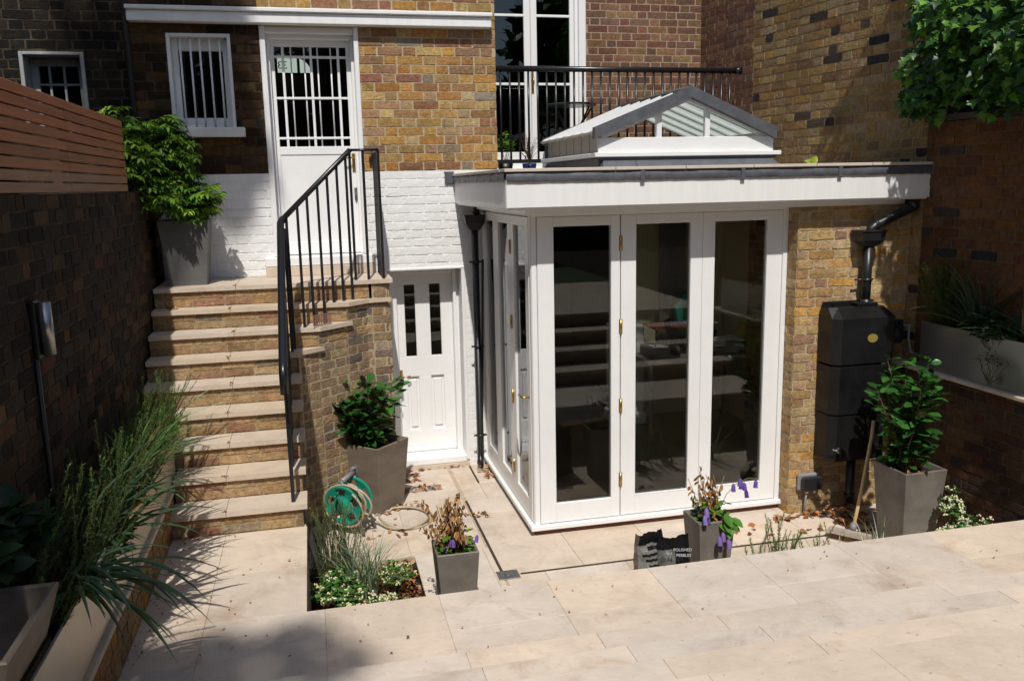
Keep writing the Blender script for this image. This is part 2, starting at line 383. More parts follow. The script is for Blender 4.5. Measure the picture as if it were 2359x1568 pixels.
# ------------------------------------------------------------------ ground, terrace, patio, steps
ZP, ZT, ZL = -2.78, -2.28, -.885
mb = MB(); mb.box(-60, 60, -60, 60, -3.4, -3.2); tag(mb.build('ground', SOIL), 'dark earth under and around the garden', None, kind='structure')
def slabs(mb, xs, ys, z, th=.03, gap=.006, seed=3, skip=None, base=(.62, .525, .43), var=.08):
    rnd = random.Random(seed)
    for i in range(len(xs)-1):
        for j in range(len(ys)-1):
            a, b, c, d = xs[i], xs[i+1], ys[j], ys[j+1]
            if skip and skip((a+b)/2, (c+d)/2): continue
            k = 1+rnd.uniform(-var, var*.6); t = rnd.uniform(-.03, .03)
            mb.bbox(a+gap/2, b-gap/2, c+gap/2, d-gap/2, z-th, z+rnd.uniform(-.0006, .0006), .0013, 0, (base[0]*k*(1+t), base[1]*k, base[2]*k*(1-t*1.5)))
XJ = [-2.97+.592*i for i in range(0, 12)]      # joints every .592 (… -1.49, -.895, -.30, .292 …)
XJ = [-3.266, -2.67, -2.078, -1.578, -1.487+.0, -.895, -.298, .292, .885, 1.475, 2.085, 2.68, 3.27, 3.9]
mb = MB()
# left arm of the terrace beside the bed
slabs(mb, [-2.42, -2.078, -1.578], [-3.55, -3.0, -2.385], ZT, seed=5, gap=.0014)
slabs(mb, [-2.42, -2.078, -1.487, -.895, -.298, .292, .885, 1.475, 2.085, 2.68, 3.3], [-4.78, -4.40, -3.94, -3.55], ZT, seed=6, gap=.0014)
mb.box(-2.42, -1.585, -3.54, -2.34, -2.9, ZT-.0045, 1); mb.box(-2.42, 3.3, -5.2, -3.565, -2.9, ZT-.0045, 1)
for (a, b) in ((-2.06, -1.6),): pass
tag(mb.build('terrace', [STONE, GROUT]), 'raised pale sandstone terrace in the foreground', None, kind='structure')
mb = MB()
for k, (y, z) in enumerate([(-4.42, -2.13), (-4.80, -1.98), (-5.16, -1.83), (-5.52, -1.68)]):
    yb = [-4.80, -5.16, -5.52, -8.6][k]; ys = [yb-.02, y+.02] if k < 3 else [-8.6, -8.2, -7.8, -7.4, -7.0, -6.6, -6.2, -5.86, -5.5]
    slabs(mb, [-2.08, -1.487, -.895, -.298, .292, .885, 1.475, 2.085, 2.68, 3.3], ys, z, .035, seed=20+k, gap=.0014)
    mb.box(-2.08, 3.3, yb+.0, y-.004, z-.15, z-.0045, 1, (.3, .2, .1))
tag(mb.build('garden_steps', [STONE, GROUT]), 'broad sandstone steps rising away from the terrace to the upper garden', None, kind='structure')
# patio
mb = MB()
BED = (-1.6, -.85, -3.6, -1.92)
def skp(x, y):
    return BED[0] < x < BED[1] and y < BED[3]+.05
ys = [-3.6, -3.16, -2.79, -2.42, -2.03, -1.84, -1.44, -1.22, -.80, -.52, -.25, .35]
slabs(mb, [-1.62, -.87, -.315], [-1.92, -1.44, -1.0, -.79, -.55, -.24, .3], ZP, seed=8, gap=.004)
slabs(mb, [-.85, -.345, -.30], [-3.6, -3.2, -2.8, -2.42, -1.92], ZP, seed=9, gap=.004)
slabs(mb, [-.285, -.1, .12], [-.92, -.53, -.2, .1], ZP, seed=10, gap=.004)
slabs(mb, [-.285, .29, .885, 1.475, 2.08, 2.68, 3.3], [-2.395, -2.04, -1.62, -1.25, -.93], ZP, seed=11, gap=.004)
slabs(mb, [-.285, .0, .59, 1.18, 1.77, 2.36, 3.0], [-3.6, -3.2, -2.8, -2.42], ZP, seed=12, gap=.004)
mb.box(-.84, 3.3, -3.6, .1, -2.9, ZP-.0045, 1); mb.box(-1.62, -.84, -1.93, .1, -2.9, ZP-.0045, 1)
tag(mb.build('patio', [STONE, GROUT]), 'lower sandstone patio in front of the garden room', None, kind='structure')
mb = MB(); mb.box(BED[0], BED[1], -3.55, -1.935, -3.0, -2.83); tag(mb.build('flower_bed', SOIL), 'sunken soil bed cut into the patio', None, kind='structure')
# slot drains
mb = MB()
def slot(x0, y0, x1, y1, wd=.018):
    d = Vector((x1-x0, y1-y0, 0)); n = Vector((-d.y, d.x, 0)).normalized()*wd/2
    mb.add([(x0+n.x, y0+n.y, ZP+.003), (x0-n.x, y0-n.y, ZP+.003), (x1-n.x, y1-n.y, ZP+.003), (x1+n.x, y1+n.y, ZP+.003),
            (x0+n.x, y0+n.y, ZP-.02), (x0-n.x, y0-n.y, ZP-.02), (x1-n.x, y1-n.y, ZP-.02), (x1+n.x, y1+n.y, ZP-.02)],
           [(0, 1, 2, 3), (4, 5, 1, 0), (5, 6, 2, 1), (6, 7, 3, 2), (7, 4, 0, 3)])
slot(-.29, -.94, -.29, -2.36); slot(-.17, -2.41, 2.9, -2.41, .014); slot(-.095, .05, -.1, -.53)
dr = thing('slot_drain', 'dark narrow slot drain line with square metal cover in the patio', 'drain', (-.29, -2.4, ZP))
mb.build('channel', pm('drain_dark', (.05, .035, .022), .9, .5, 60, .5), dr)
mb = MB(); mb.bbox(-.335, -.185, -2.475, -2.345, ZP-.01, ZP+.006, .002)
for i in range(4): mb.box(-.315+i*.033, -.297+i*.033, -2.455, -2.365, ZP+.0065, ZP+.0095)
mb.tube([(-.26, -2.41, ZP+.008), (-.26, -2.41, ZP+.013)], .028, 14); mb.build('cover', pm('galvanised', (.20, .20, .20), .45, .3, 30, .2, metal=.6), dr)
mb = MB()
for i in range(9):
    x = -.80+i*.04; mb.box(x, x+.022, -.60, -.50, ZP+.001, ZP+.007)
mb.box(-.815, -.44, -.61, -.602, ZP+.001, ZP+.008); mb.box(-.815, -.44, -.498, -.49, ZP+.001, ZP+.008)
tag(mb.build('drain_grate', GREYP), 'leaf-choked grate in the paving before the small white door', 'grate')

# ------------------------------------------------------------------ town house
house = thing('town_house', 'yellow stock brick rear wall of a terraced house with white painted base', 'house', (-1, 0, ZP))
WH = [(-2.50, -1.995, .385, 1.14), (-1.76, -.943, -.80, 1.21)]
LOW = [(-.80, -.112, -2.76, -.885)]
mb = MB()
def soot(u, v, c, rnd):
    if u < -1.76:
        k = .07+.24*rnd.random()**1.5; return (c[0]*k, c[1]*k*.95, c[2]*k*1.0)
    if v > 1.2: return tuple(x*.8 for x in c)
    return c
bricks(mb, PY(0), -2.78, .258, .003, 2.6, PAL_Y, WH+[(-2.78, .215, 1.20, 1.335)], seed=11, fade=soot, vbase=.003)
bricks(mb, lambda u, v, o: (.258+o, u, v), .0, .96, -.04, 2.6, PAL_Y, seed=12, vbase=.003)   # return side
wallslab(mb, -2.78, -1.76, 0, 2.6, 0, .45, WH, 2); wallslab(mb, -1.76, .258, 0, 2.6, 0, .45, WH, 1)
mb.build('brick_wall', [BRICK, MORT, MORT_DK], house)
mb = MB()
bricks(mb, PY(0), -2.78, .12, -.88, .0, [(1, 1, 1)], WH+LOW, seed=13, vbase=.003, proud=.0062, rough=.0045, joint=.013)
bricks(mb, PY(0), -.08, .12, -2.76, -.885, [(1, 1, 1)], [], seed=14, vbase=.003, proud=.0015, rough=.001, joint=.008)
wallslab(mb, -2.78, .258, -2.85, -.0015, .0015, .45, WH+LOW, 0)
mb.build('painted_wall', [WHITEB], house)
# cornice band
mb = MB(); mb.bbox(-2.77, .213, -.10, -.004, 1.215, 1.30, .006); mb.bbox(-2.775, .218, -.125, -.004, 1.302, 1.335, .006)
mb.build('cornice', WHITE_DIRTY, house)
mb = MB(); mb.bbox(-.80, -.085, -.02, .0, -.887, -.868, .003); mb.bbox(-.112, -.085, -.016, 0, -2.72, -.888, .003); mb.build('door_trim', WHITE, house)
# barred window
wf = MB()
x0, x1, z0, z1 = -2.50, -1.995, .385, 1.14
t = .028
wf.bbox(x0, x0+t, -.012, .12, z0, z1); wf.bbox(x1-t, x1, -.012, .12, z0, z1); wf.bbox(x0+t, x1-t, -.012, .12, z1-t, z1)
wf.bbox(x0+t, x0+.075, .09, .15, z0+.02, z1-t); wf.bbox(x1-.075, x1-t, .09, .15, z0+.02, z1-t)
wf.bbox(x0+.075, x1-.075, .09, .15, z1-.125, z1-t); wf.bbox(x0+.075, x1-.075, .09, .15, z0+.02, z0+.085); wf.bbox(x0+t, x1-t, .03, .09, z0, z0+.022)
win = wf.build('barred_window', WHITE, house)
s = MB(); s.bbox(-2.525, -1.925, -.07, .03, .305, .3835, .006); s.build('sill', WHITE_DIRTY, win)
g = MB(); g.box(x0+.074, x1-.074, .118, .124, z0+.08, z1-.12); g.build('pane', GLASSD, win)
for bx in (-2.398, -2.318, -2.244, -2.166, -2.087):
    b = MB(); b.tube([(bx, .03, z0), (bx, .03, z1-.02)], .0085, 8); b.build('bar', WHITE, win)
# main door
fr = MB()
x0, x1, z0, z1 = -1.76, -.943, -.80, 1.21
fr.bbox(x0, x0+.045, -.012, .20, -.72, z1); fr.bbox(x1-.04, x1, -.012, .20, -.72, z1); fr.bbox(x0+.045, x1-.04, .02, .20, z1-.05, z1)
fr.bbox(x0+.045, x0+.07, .10, .2, -.72, z1-.05); fr.bbox(x1-.065, x1-.04, .10, .2, -.72, z1-.05); fr.bbox(x0+.07, x1-.065, .10, .2, z1-.085, z1-.05)
door_fr = fr.build('door_frame', WHITE, house)
s = MB(); s.bbox(-1.84, -.90, -.09, .2, -.80, -.722, .006); s.build('threshold', WHITE, door_fr)
s = MB(); s.bbox(-1.835, -.905, -.10, .05, ZL, -.803, .004); s.build('stone_step', STONE_T, door_fr)
d = MB(); yd = .155
lx0, lx1, lz0, lz1 = -1.70, -1.0, -.715, 1.135; gx0, gx1, gz0, gz1 = -1.665, -1.04, .228, 1.07
gx0 = -1.655; gx1 = -1.047
d.bbox(lx0, gx0, yd, yd+.045, lz0, lz1, .003); d.bbox(gx1, lx1, yd, yd+.045, lz0, lz1, .003)
d.bbox(gx0, gx1, yd, yd+.045, gz1, lz1, .003); d.box(gx0, gx1, yd+.008, yd+.04, lz0+.10, gz0-.06); d.bbox(gx0, gx1, yd, yd+.045, gz0-.07, gz0, .003)
d.bbox(gx0, gx1, yd, yd+.045, lz0, lz0+.11, .003); d.bbox(lx0-.0, lx1, yd-.012, yd, lz0, lz0+.035, .003)
door = d.build('garden_door', WHITE, house)
gb = MB()
for fx in (.118, .506, .888):
    x = gx0+(gx1-gx0)*fx; gb.bbox(x-.011, x+.011, yd+.004, yd+.03, gz0, gz1, .003)
for z in (.985, .64, .30): gb.bbox(gx0, gx1, yd+.001, yd+.027, z-.010, z+.010, .003)
gb.build('glazing_bars', WHITE, door)
for fx in (.23, .415, .60, .785):
    x = gx0+(gx1-gx0)*fx; b = MB(); b.tube([(x, yd+.018, gz0), (x, yd+.018, gz1)], .0075, 6); b.build('security_bar', WHITE, door)
g = MB(); g.box(gx0, gx1, yd+.031, yd+.036, gz0, gz1); g.build('pane', GLASSD, door)
h = MB(); h.bbox(-1.040, -1.012, yd-.008, yd, .0, .165, .004)
h.tube([(-1.026, yd-.005, .125), (-1.026, yd-.05, .125), (-1.10, yd-.052, .123)], .007, 8); h.build('handle', BRASS, door)
h = MB(); h.bbox(-1.034, -1.006, yd-.008, yd, -.235, -.135, .005); h.add([(-1.034, yd-.008, -.235), (-1.006, yd-.008, -.235), (-1.02, yd-.008, -.275), (-1.034, yd-.001, -.235), (-1.006, yd-.001, -.235), (-1.02, yd-.001, -.275)], [(0, 2, 1), (0, 3, 5, 2), (1, 2, 5, 4)])
h.tube([(-1.02, yd-.006, -.20), (-1.02, yd-.022, -.20)], .01, 10); h.build('lock', STEEL, door)
# room behind door and window: dark interior with fanlight of the front door
mb = MB()
def room(mb, x0, x1, y0, y1, z0, z1, mi=0, front=False):
    v = [(x0, y0, z0), (x1, y0, z0), (x1, y1, z0), (x0, y1, z0), (x0, y0, z1), (x1, y0, z1), (x1, y1, z1), (x0, y1, z1)]
    f = [(0, 1, 2, 3), (7, 6, 5, 4), (2, 6, 7, 3)[::-1], (1, 5, 6, 2), (0, 3, 7, 4)]
    mb.add(v, f, mi)
room(mb, -2.75, .2, .46, 3.0, -.8, 2.4); room(mb, -.9, .13, .46, 1.2, -2.85, -.88); mb.build('interior', INT_DARK, house)
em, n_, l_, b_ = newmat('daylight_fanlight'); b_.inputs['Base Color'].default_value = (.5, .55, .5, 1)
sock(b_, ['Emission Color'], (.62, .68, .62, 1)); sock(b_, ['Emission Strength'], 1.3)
fl = MB(); cxf, czf, rf = -2.0, .93, .64
yfl = 2.6
pts = [(-1.72, 1.155), (-1.32, 1.155)]+[(-1.58+.26*math.cos(a), 1.155+.187*math.sin(a)) for a in [math.pi*.5*i/12 for i in range(1, 13)]]+[(-1.72, 1.342)]
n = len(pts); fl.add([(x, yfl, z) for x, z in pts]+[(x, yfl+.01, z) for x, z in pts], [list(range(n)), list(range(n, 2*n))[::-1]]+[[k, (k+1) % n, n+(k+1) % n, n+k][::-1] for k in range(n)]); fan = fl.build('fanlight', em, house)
fl = MB(); fl.box(-1.475, -1.445, yfl-.02, yfl-.004, 1.15, 1.36); fl.box(-1.76, -1.28, yfl-.02, yfl-.003, 1.125, 1.155); fl.box(-1.76, -1.69, yfl-.02, yfl-.003, 1.156, 1.36)
fl.build('fanlight_bar', INT_DARK, fan)
def text_obj(name, body, size, mat, parent, loc, ux, uy, extr=.0004, mirror=False, align='CENTER'):
    cu = bpy.data.curves.new(name, 'FONT'); cu.body = body; cu.size = size; cu.extrude = extr; cu.align_x = align; cu.align_y = 'CENTER'
    tmp = bpy.data.objects.new(name+'_t', cu); COL.objects.link(tmp)
    bpy.context.view_layer.update()
    me = bpy.data.meshes.new_from_object(tmp.evaluated_get(bpy.context.evaluated_depsgraph_get()))
    COL.objects.unlink(tmp); bpy.data.objects.remove(tmp)
    ux = Vector(ux).normalized(); uy = Vector(uy).normalized(); uz = ux.cross(uy)
    Mx = Matrix(((ux.x*(-1 if mirror else 1), uy.x, uz.x), (ux.y*(-1 if mirror else 1), uy.y, uz.y), (ux.z*(-1 if mirror else 1), uy.z, uz.z))).to_4x4()
    Mx.translation = Vector(loc); me.transform(Mx); me.materials.clear(); me.materials.append(mat)
    o = bpy.data.objects.new(name, me); COL.objects.link(o); o.parent = parent
    if parent.type == 'EMPTY': o.matrix_parent_inverse = Matrix.Translation(-parent.location)
    return o
BLKT = pm('black_lettering', (.01, .01, .01), .6, 0, 5, 0)
text_obj('house_number', '33', .115, BLKT, fan, (-1.635, yfl-.006, 1.235), (1, 0, 0), (0, 0, 1), .002, True)
# cellar door
def sc(x, z, k=1.0153): return (-1.4407+(x+1.4407)*k, -.1362+(z+.1362)*k)
Yc = .225
f = MB()
lx0, lz1 = sc(-.708, -.925); lx1, lz0 = sc(-.188, -2.632)
f.bbox(-.80, lx0, .18, .30, -2.72, -.886); f.bbox(lx1, -.112, .18, .30, -2.72, -.886); f.bbox(lx0, lx1, .18, .30, lz1, -.886)
f.bbox(lx1, lx1+.03, .15, .18, -2.72, -.9); f.bbox(-.80, -.112, -.03, .30, -2.735, lz0-.003, .006)
cf = f.build('cellar_door_frame', WHITE, house)
s = MB(); s.box(-.82, -.09, -.05, .3, ZP-.02, -2.737); s.build('step', STONE_T, cf)
d = MB(); pa = [sc(-.634, 0)[0], sc(-.536, 0)[0], sc(-.399, 0)[0], sc(-.299, 0)[0]]; pz1 = sc(0, -1.03)[1]; pz0 = sc(0, -1.706)[1]
qz1 = sc(0, -1.90)[1]; qz0 = sc(0, -2.42)[1]; y = Yc
for a, b in ((lx0, pa[0]), (pa[1], pa[2]), (pa[3], lx1)): d.bbox(a, b, y, y+.04, pz0, pz1, .003)
d.bbox(lx0, lx1, y, y+.04, pz1, lz1, .003); d.bbox(lx0, lx1, y, y+.04, qz1, pz0, .003)
for a, b in ((lx0, pa[0]+.0), (pa[1]+.01, pa[2]-.01), (pa[3]+.01, lx1)): d.bbox(a, b, y, y+.04, qz0, qz1, .003)
d.bbox(lx0, lx1, y, y+.04, lz0, qz0, .003)
for a, b in ((pa[0], pa[1]+.01), (pa[2]-.01, pa[3]+.01)):
    d.box(a, b, y+.022, y+.035, qz0, qz1); d.bbox(a+.022, b-.022, y+.008, y+.023, qz0+.03, qz1-.03, .006)
d.bbox(lx0, lx1, y-.02, y-.001, lz0, lz0+.05, .008)
cd = d.build('cellar_door', WHITE, house)
for a, b in ((pa[0], pa[1]), (pa[2], pa[3])):
    g = MB(); g.box(a, b, y+.018, y+.023, pz0, pz1); g.build('pane', GLASS, cd)
h = MB(); hx = lx0+.017; h.bbox(hx-.013, hx+.013, y-.008, y, -2.02, -1.855, .003)
h.tube([(hx, y-.006, -1.915), (hx, y-.05, -1.915), (hx+.085, y-.055, -1.912)], .007, 8); h.build('handle', BRASS, cd)

# recessed rear wall with french door
mb = MB(); YB = 1.0
FD = [(.27, 1.435, -.06, 2.3)]
bricks(mb, PY(YB), .2, 2.76, -.04, 2.7, PAL_BR, FD, seed=21, course=.0722, slen=.205, hlen=.098, vbase=.01, proud=.005, rough=.0018)
wallslab(mb, .2, 2.8, -.3, 2.7, YB, YB+.4, FD, 1); mb.build('recessed_brick_wall', [BRICK, MORT_BR], house)
f = MB(); y = YB
f.bbox(1.36, 1.435, y-.01, y+.12, -.03, 2.3); f.bbox(.27, .345, y-.01, y+.12, -.03, 2.3); f.bbox(1.325, 1.36, y+.03, y+.12, .0, 2.3)
f.bbox(.345, 1.36, y-.03, y+.12, -.03, .02)
ff = f.build('french_window', WHITE, house)
for (a, b, hs) in ((.347, .857, .79), (.861, 1.322, .926)):
    l = MB(); pa0, pa1 = (a+.105, .79) if a < .5 else (.926, 1.275)
    l.bbox(a, pa0, y+.04, y+.085, .022, 2.29, .003); l.bbox(pa1, b, y+.04, y+.085, .022, 2.29, .003)
    l.bbox(pa0, pa1, y+.04, y+.085, .022, .19, .003); l.bbox(pa0, pa1, y+.04, y+.085, 2.1, 2.29, .003)
    for z in (.87, 1.54): l.bbox(pa0, pa1, y+.045, y+.08, z-.013, z+.013, .004)
    lf = l.build('leaf', WHITE, ff); g = MB(); g.box(pa0, pa1, y+.06, y+.066, .19, 2.1); g.build('pane', GLASSD, lf)
h = MB(); h.bbox(.862, .885, y+.03, y+.041, .78, 1.02, .003); h.tube([(.873, y+.03, .93), (.873, y-.01, .93), (.873, y-.012, .86)], .008, 8); h.build('handle', BRASS, ff)
mb = MB(); room(mb, .2, 2.6, 1.42, 4.5, -.1, 2.6); mb.build('interior', INT_DARK, house)

# neighbour's house to the left
nb = thing('neighbour_house', 'sooty dark brick house wall at far left above the fence', 'house', (-4, 0, ZP))
mb = MB(); NW = [(-3.62, -3.14, .35, .985)]
bricks(mb, PY(.03), -5.2, -2.80, -2.3, 2.6, PAL_SOOT, NW, seed=31, vbase=.02, proud=.005)
wallslab(mb, -5.4, -2.782, -3.0, 2.6, .03, .45, NW, 1); mb.build('brick_wall', [BRICK, MORT_DK], nb)
mb = MB(); bricks(mb, lambda u, v, o: (-4.02+o, -u, v), -.03, 4.3, -.5, 2.6, PAL_SOOT, [], seed=32, vbase=.02)
mb.box(-4.6, -4.02, -4.3, .03, -3, 2.6, 1); mb.build('side_wing', [BRICK, MORT_DK], nb)
mb = MB(); mb.tube([(-2.795, -.03, 2.6), (-2.785, -.03, -.9)], .022, 8); mb.build('old_pipe', pm('sooty_pipe', (.02, .018, .016), .8, .3, 20, .3), nb)
f = MB(); a, b, c, e = -3.62, -3.14, .35, .985
f.bbox(a, a+.03, .02, .26, c, e); f.bbox(b-.03, b, .02, .26, c, e); f.bbox(a+.03, b-.03, .02, .26, e-.025, e); f.bbox(a+.03, a+.09, .2, .26, c, e-.03); f.bbox(b-.09, b-.03, .2, .26, c, e-.03)
f.bbox(a+.09, b-.09, .2, .26, e-.09, e-.03); f.bbox(a+.09, b-.09, .2, .24, .74, .757); f.bbox(a+.16, a+.178, .2, .24, c, e-.09); f.bbox(a+.27, a+.288, .2, .24, c, e-.09)
nwf = f.build('window', pm('grimy_white_paint', (.35, .36, .36), .6, .3, 12, .2), nb); g = MB(); g.box(a+.09, b-.09, .215, .22, c, e-.09); g.build('pane', GLASSD, nwf)
mb = MB(); room(mb, -4.0, -2.85, .46, 1.5, .1, 1.2); mb.build('interior', INT_DARK, nb)

# ------------------------------------------------------------------ right party wall (tall flank) and garden wall
pw = thing('party_wall', 'tall yellow-brown brick flank wall on the right with scattered black bricks', 'wall', (3.0, -1, ZP))
def seg(x0, y0, x1, y1, z0, z1, pal, seed, nm, par, mort, th=.35, **kw):
    L = math.hypot(x1-x0, y1-y0); dx, dy = (x1-x0)/L, (y1-y0)/L      # walls run towards the camera, face left (west)
    nx_, ny_ = (dy, -dx)                                              # outward normal = faces -x when heading -y
    P = lambda u, v, o: (x0+dx*u+nx_*o, y0+dy*u+ny_*o, v)
    mb = MB(); bricks(mb, P, 0, L, z0, z1, pal, seed=seed, **kw)
    q = [(x0, y0), (x1, y1), (x1-nx_*th, y1-ny_*th), (x0-nx_*th, y0-ny_*th)]
    mb.prism([q[0], q[3], q[2], q[1]], z0-.02, z1, 1)
    return mb.build(nm, [BRICK, mort], par), P
seg(2.72, 1.0, 2.815, .03, -.35, 2.7, PAL_BR, 41, 'red_brick_face', pw, MORT_BR, course=.0722, vbase=.01)
EX = (3.132, -2.06)
seg(2.818, .03, EX[0], EX[1], -2.8, 2.7, PAL_R, 42, 'yellow_brick_face', pw, MORT_MID, course=.0745, dark=.06, rough=.0036)
gw = thing('garden_wall', 'shaded brick garden wall on the right below the ivy', 'wall', (3.3, -3, ZP))
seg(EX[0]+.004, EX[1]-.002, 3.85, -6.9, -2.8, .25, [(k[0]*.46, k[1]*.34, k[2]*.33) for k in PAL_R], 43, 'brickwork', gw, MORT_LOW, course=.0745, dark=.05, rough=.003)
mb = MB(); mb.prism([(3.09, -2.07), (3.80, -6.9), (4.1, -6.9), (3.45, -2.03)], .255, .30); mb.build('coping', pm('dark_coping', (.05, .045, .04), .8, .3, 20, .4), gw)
# low retaining wall + steel trough
lw = thing('raised_bed_wall', 'low brick retaining wall with pale stone edge under the right steel trough', 'wall', (3.02, -2.8, ZP))
mb = MB(); P = lambda u, v, o: (3.03-o+u*.03, -2.02-u, v)
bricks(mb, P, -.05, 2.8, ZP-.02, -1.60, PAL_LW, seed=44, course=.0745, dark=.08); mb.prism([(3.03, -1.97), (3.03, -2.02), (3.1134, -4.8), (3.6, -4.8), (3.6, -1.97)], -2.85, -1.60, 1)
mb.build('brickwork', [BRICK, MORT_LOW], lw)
mb = MB(); mb.bbox(2.985, 3.62, -4.8, -1.96, -1.598, -1.572, .004); mb.build('stone_edge', STONE_T, lw)
tr = thing('steel_trough', 'long brushed steel planting trough in shade on the right wall', 'planter', (3.2, -3, -1.57))
mb = MB(); mb.bbox(3.03, 3.042, -4.6, -2.25, -1.570, -1.22, .002); mb.bbox(3.45, 3.462, -4.6, -2.25, -1.57, -1.22, .002); mb.bbox(3.042, 3.45, -2.262, -2.25, -1.57, -1.22, .002)
mb.bbox(3.042, 3.45, -4.6, -4.588, -1.57, -1.22, .002); mb.build('shell', STEEL, tr)
mb = MB(); mb.box(3.043, 3.449, -4.587, -2.263, -1.55, -1.27); mb.build('soil', SOIL, tr)

# ------------------------------------------------------------------ left boundary wall, fence, light
lwall = thing('boundary_wall', 'sooty black brick boundary wall along the left side', 'wall', (-2.7, -3, ZP))
mb = MB()
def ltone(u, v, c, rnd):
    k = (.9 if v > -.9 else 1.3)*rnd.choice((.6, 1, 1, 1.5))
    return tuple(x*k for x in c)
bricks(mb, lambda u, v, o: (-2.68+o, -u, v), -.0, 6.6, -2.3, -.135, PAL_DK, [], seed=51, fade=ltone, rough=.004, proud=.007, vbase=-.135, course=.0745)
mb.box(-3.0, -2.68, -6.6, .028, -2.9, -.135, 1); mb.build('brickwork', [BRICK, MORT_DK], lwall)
fence = thing('slatted_fence', 'horizontal red-brown cedar slat fence on top of the left wall', 'fence', (-2.68, -2.5, -.13))
rnd = random.Random(4)
for i in range(9):
    z = -.128+i*.0545; m_ = MB()
    k = rnd.uniform(.85, 1.2); yy = -1.18
    c = ((.34+.03*(i > 4))*k, .135*k, .055*k) if i > 1 else (.36*k, .19*k, .11*k)
    for (a, b) in ((-6.5, -4.4), (-4.396, -2.7), (-2.696, -1.2)):
        k2 = rnd.uniform(.9, 1.1); m_.bbox(-2.70, -2.675, a, b, z, z+.0455, .002, 0, tuple(q*k2 for q in c))
    m_.build('slat', CEDAR, fence)
for y in (-1.26, -2.72, -4.42, -6.2):
    m_ = MB(); m_.bbox(-2.75, -2.703, y-.03, y+.03, -.13, .36, .003, 0, (.10, .05, .03)); m_.build('post', CEDAR, fence)
wl = thing('wall_light', 'stainless steel up-down wall light on the dark left wall', 'wall light', (-2.65, -3.6, -.73))
mb = MB(); mb.bbox(-2.672, -2.652, -3.655, -3.585, -.86, -.60, .003); mb.build('back_plate', BLACKP, wl)
mb = MB(); mb.tube([(-2.625, -3.60, -.85), (-2.625, -3.60, -.61)], .028, 20); mb.build('tube', STEEL, wl)
mb = MB(); mb.tube([(-2.665, -3.66, -.86), (-2.665, -3.67, -2.0)], .011, 6); mb.build('cable', BLACKP, wl)

# ------------------------------------------------------------------ stairs
stair = thing('garden_stairs', 'stone stair with brick risers climbing to the white garden door', 'stairs', (-2.1, -1.3, ZT))
yk = {1: -2.40, 2: -2.167, 3: -1.93, 4: -1.70, 5: -1.48, 6: -1.265, 7: -1.068, 8: -.853, 9: -.683}
rs = .155
zt = {k: ZL-(9-k)*rs for k in range(1, 10)}
DG = [(-1.568, -1.19), (-1.426, -1.08), (-1.208, -.883), (-1.007, -.70), (-.802, -.66)]   # nosing line of the winding side
def xr(y, inset=0):
    if y <= DG[0][1]: return DG[0][0]-inset
    for (a, b), (c, d) in zip(DG, DG[1:]):
        if b <= y <= d: return a+(c-a)*(y-b)/(d-b)-inset
    return -.802-inset
for k in range(1, 10):
    y0 = yk[k]; y1 = yk[k+1]+.02 if k < 9 else -.004; xl = -2.665 if k >= 3 else -2.40
    pts = [(xl, y0)]
    ysamp = [y0]+[p[1] for p in DG if y0 < p[1] < y1]+[y1]
    if k == 9: edge = [(-1.007, y0), (-.802, y0+.02), (-.802, y1)]
    else: edge = [(xr(y), y) for y in ysamp]
    poly = [(xl, y0)]+edge+[(xl, y1)]
    # 2 stones per tread, split at x=-2.07
    m_ = MB(); z = zt[k]
    xm = -2.07+.02*math.sin(k*3)
    p1 = [(xl, y0), (xm-.0015, y0), (xm-.0015, y1), (xl, y1)]; p2 = [(xm+.0015, y0)]+edge+[(xm+.0015, y1)]
    for p in (p1, p2): m_.prism(p, z-.034, z)
    m_.build('tread', STONE_T if k % 2 else pm('sandstone_tread_b', (.57, .465, .35), .6, .16, 7, .1, 70, spec=.3, stain=.35), stair)
mb = MB()
for k in range(1, 10):
    y = yk[k]+.028; z1 = zt[k]-.034; z0 = zt[k]-rs+(.0 if k > 1 else 0); xl = -2.665 if k >= 3 else -2.40
    xe = xr(yk[k]+.01)-.03
    if k == 9: xe = -1.0
    bricks(mb, PY(y), xl, xe, z0, z1, PAL_RS, seed=60+k, course=(z1-z0)/2, slen=.24, hlen=.2, proud=.008, rough=.0065, joint=.012, vbase=z0)
    mb.box(xl, xe, y, y+.25, z0, z1, 1)
mb.build('risers', [BRICK, MORT_MID], stair)
# curved side wall
path = [(-1.60, -2.37), (-1.60, -1.24), (-1.57, -1.17), (-1.455, -1.065), (-1.235, -.87), (-1.03, -.675), (-.83, -.63), (-.83, -.003)]
def pathP(path):
    L = [0]
    for a, b in zip(path, path[1:]): L.append(L[-1]+math.hypot(b[0]-a[0], b[1]-a[1]))
    def P(u, v, o):
        u = min(max(u, 0), L[-1]-1e-6); i = max(j for j in range(len(L)-1) if L[j] <= u)
        t = (u-L[i])/(L[i+1]-L[i]); a, b = path[i], path[i+1]
        dx, dy = (b[0]-a[0]), (b[1]-a[1]); q = math.hypot(dx, dy); dx /= q; dy /= q
        return (a[0]+(b[0]-a[0])*t+dy*o, a[1]+(b[1]-a[1])*t-dx*o, v)
    return P, L
def smooth(path, n=2):
    for _ in range(n):
        q = [path[0]]
        for a, b in zip(path, path[1:]):
            q += [(a[0]*.75+b[0]*.25, a[1]*.75+b[1]*.25), (a[0]*.25+b[0]*.75, a[1]*.25+b[1]*.75)]
        q.append(path[-1]); path = q
    return path
spath = smooth(path[:6], 2)+path[6:]
P, LL = pathP(spath)
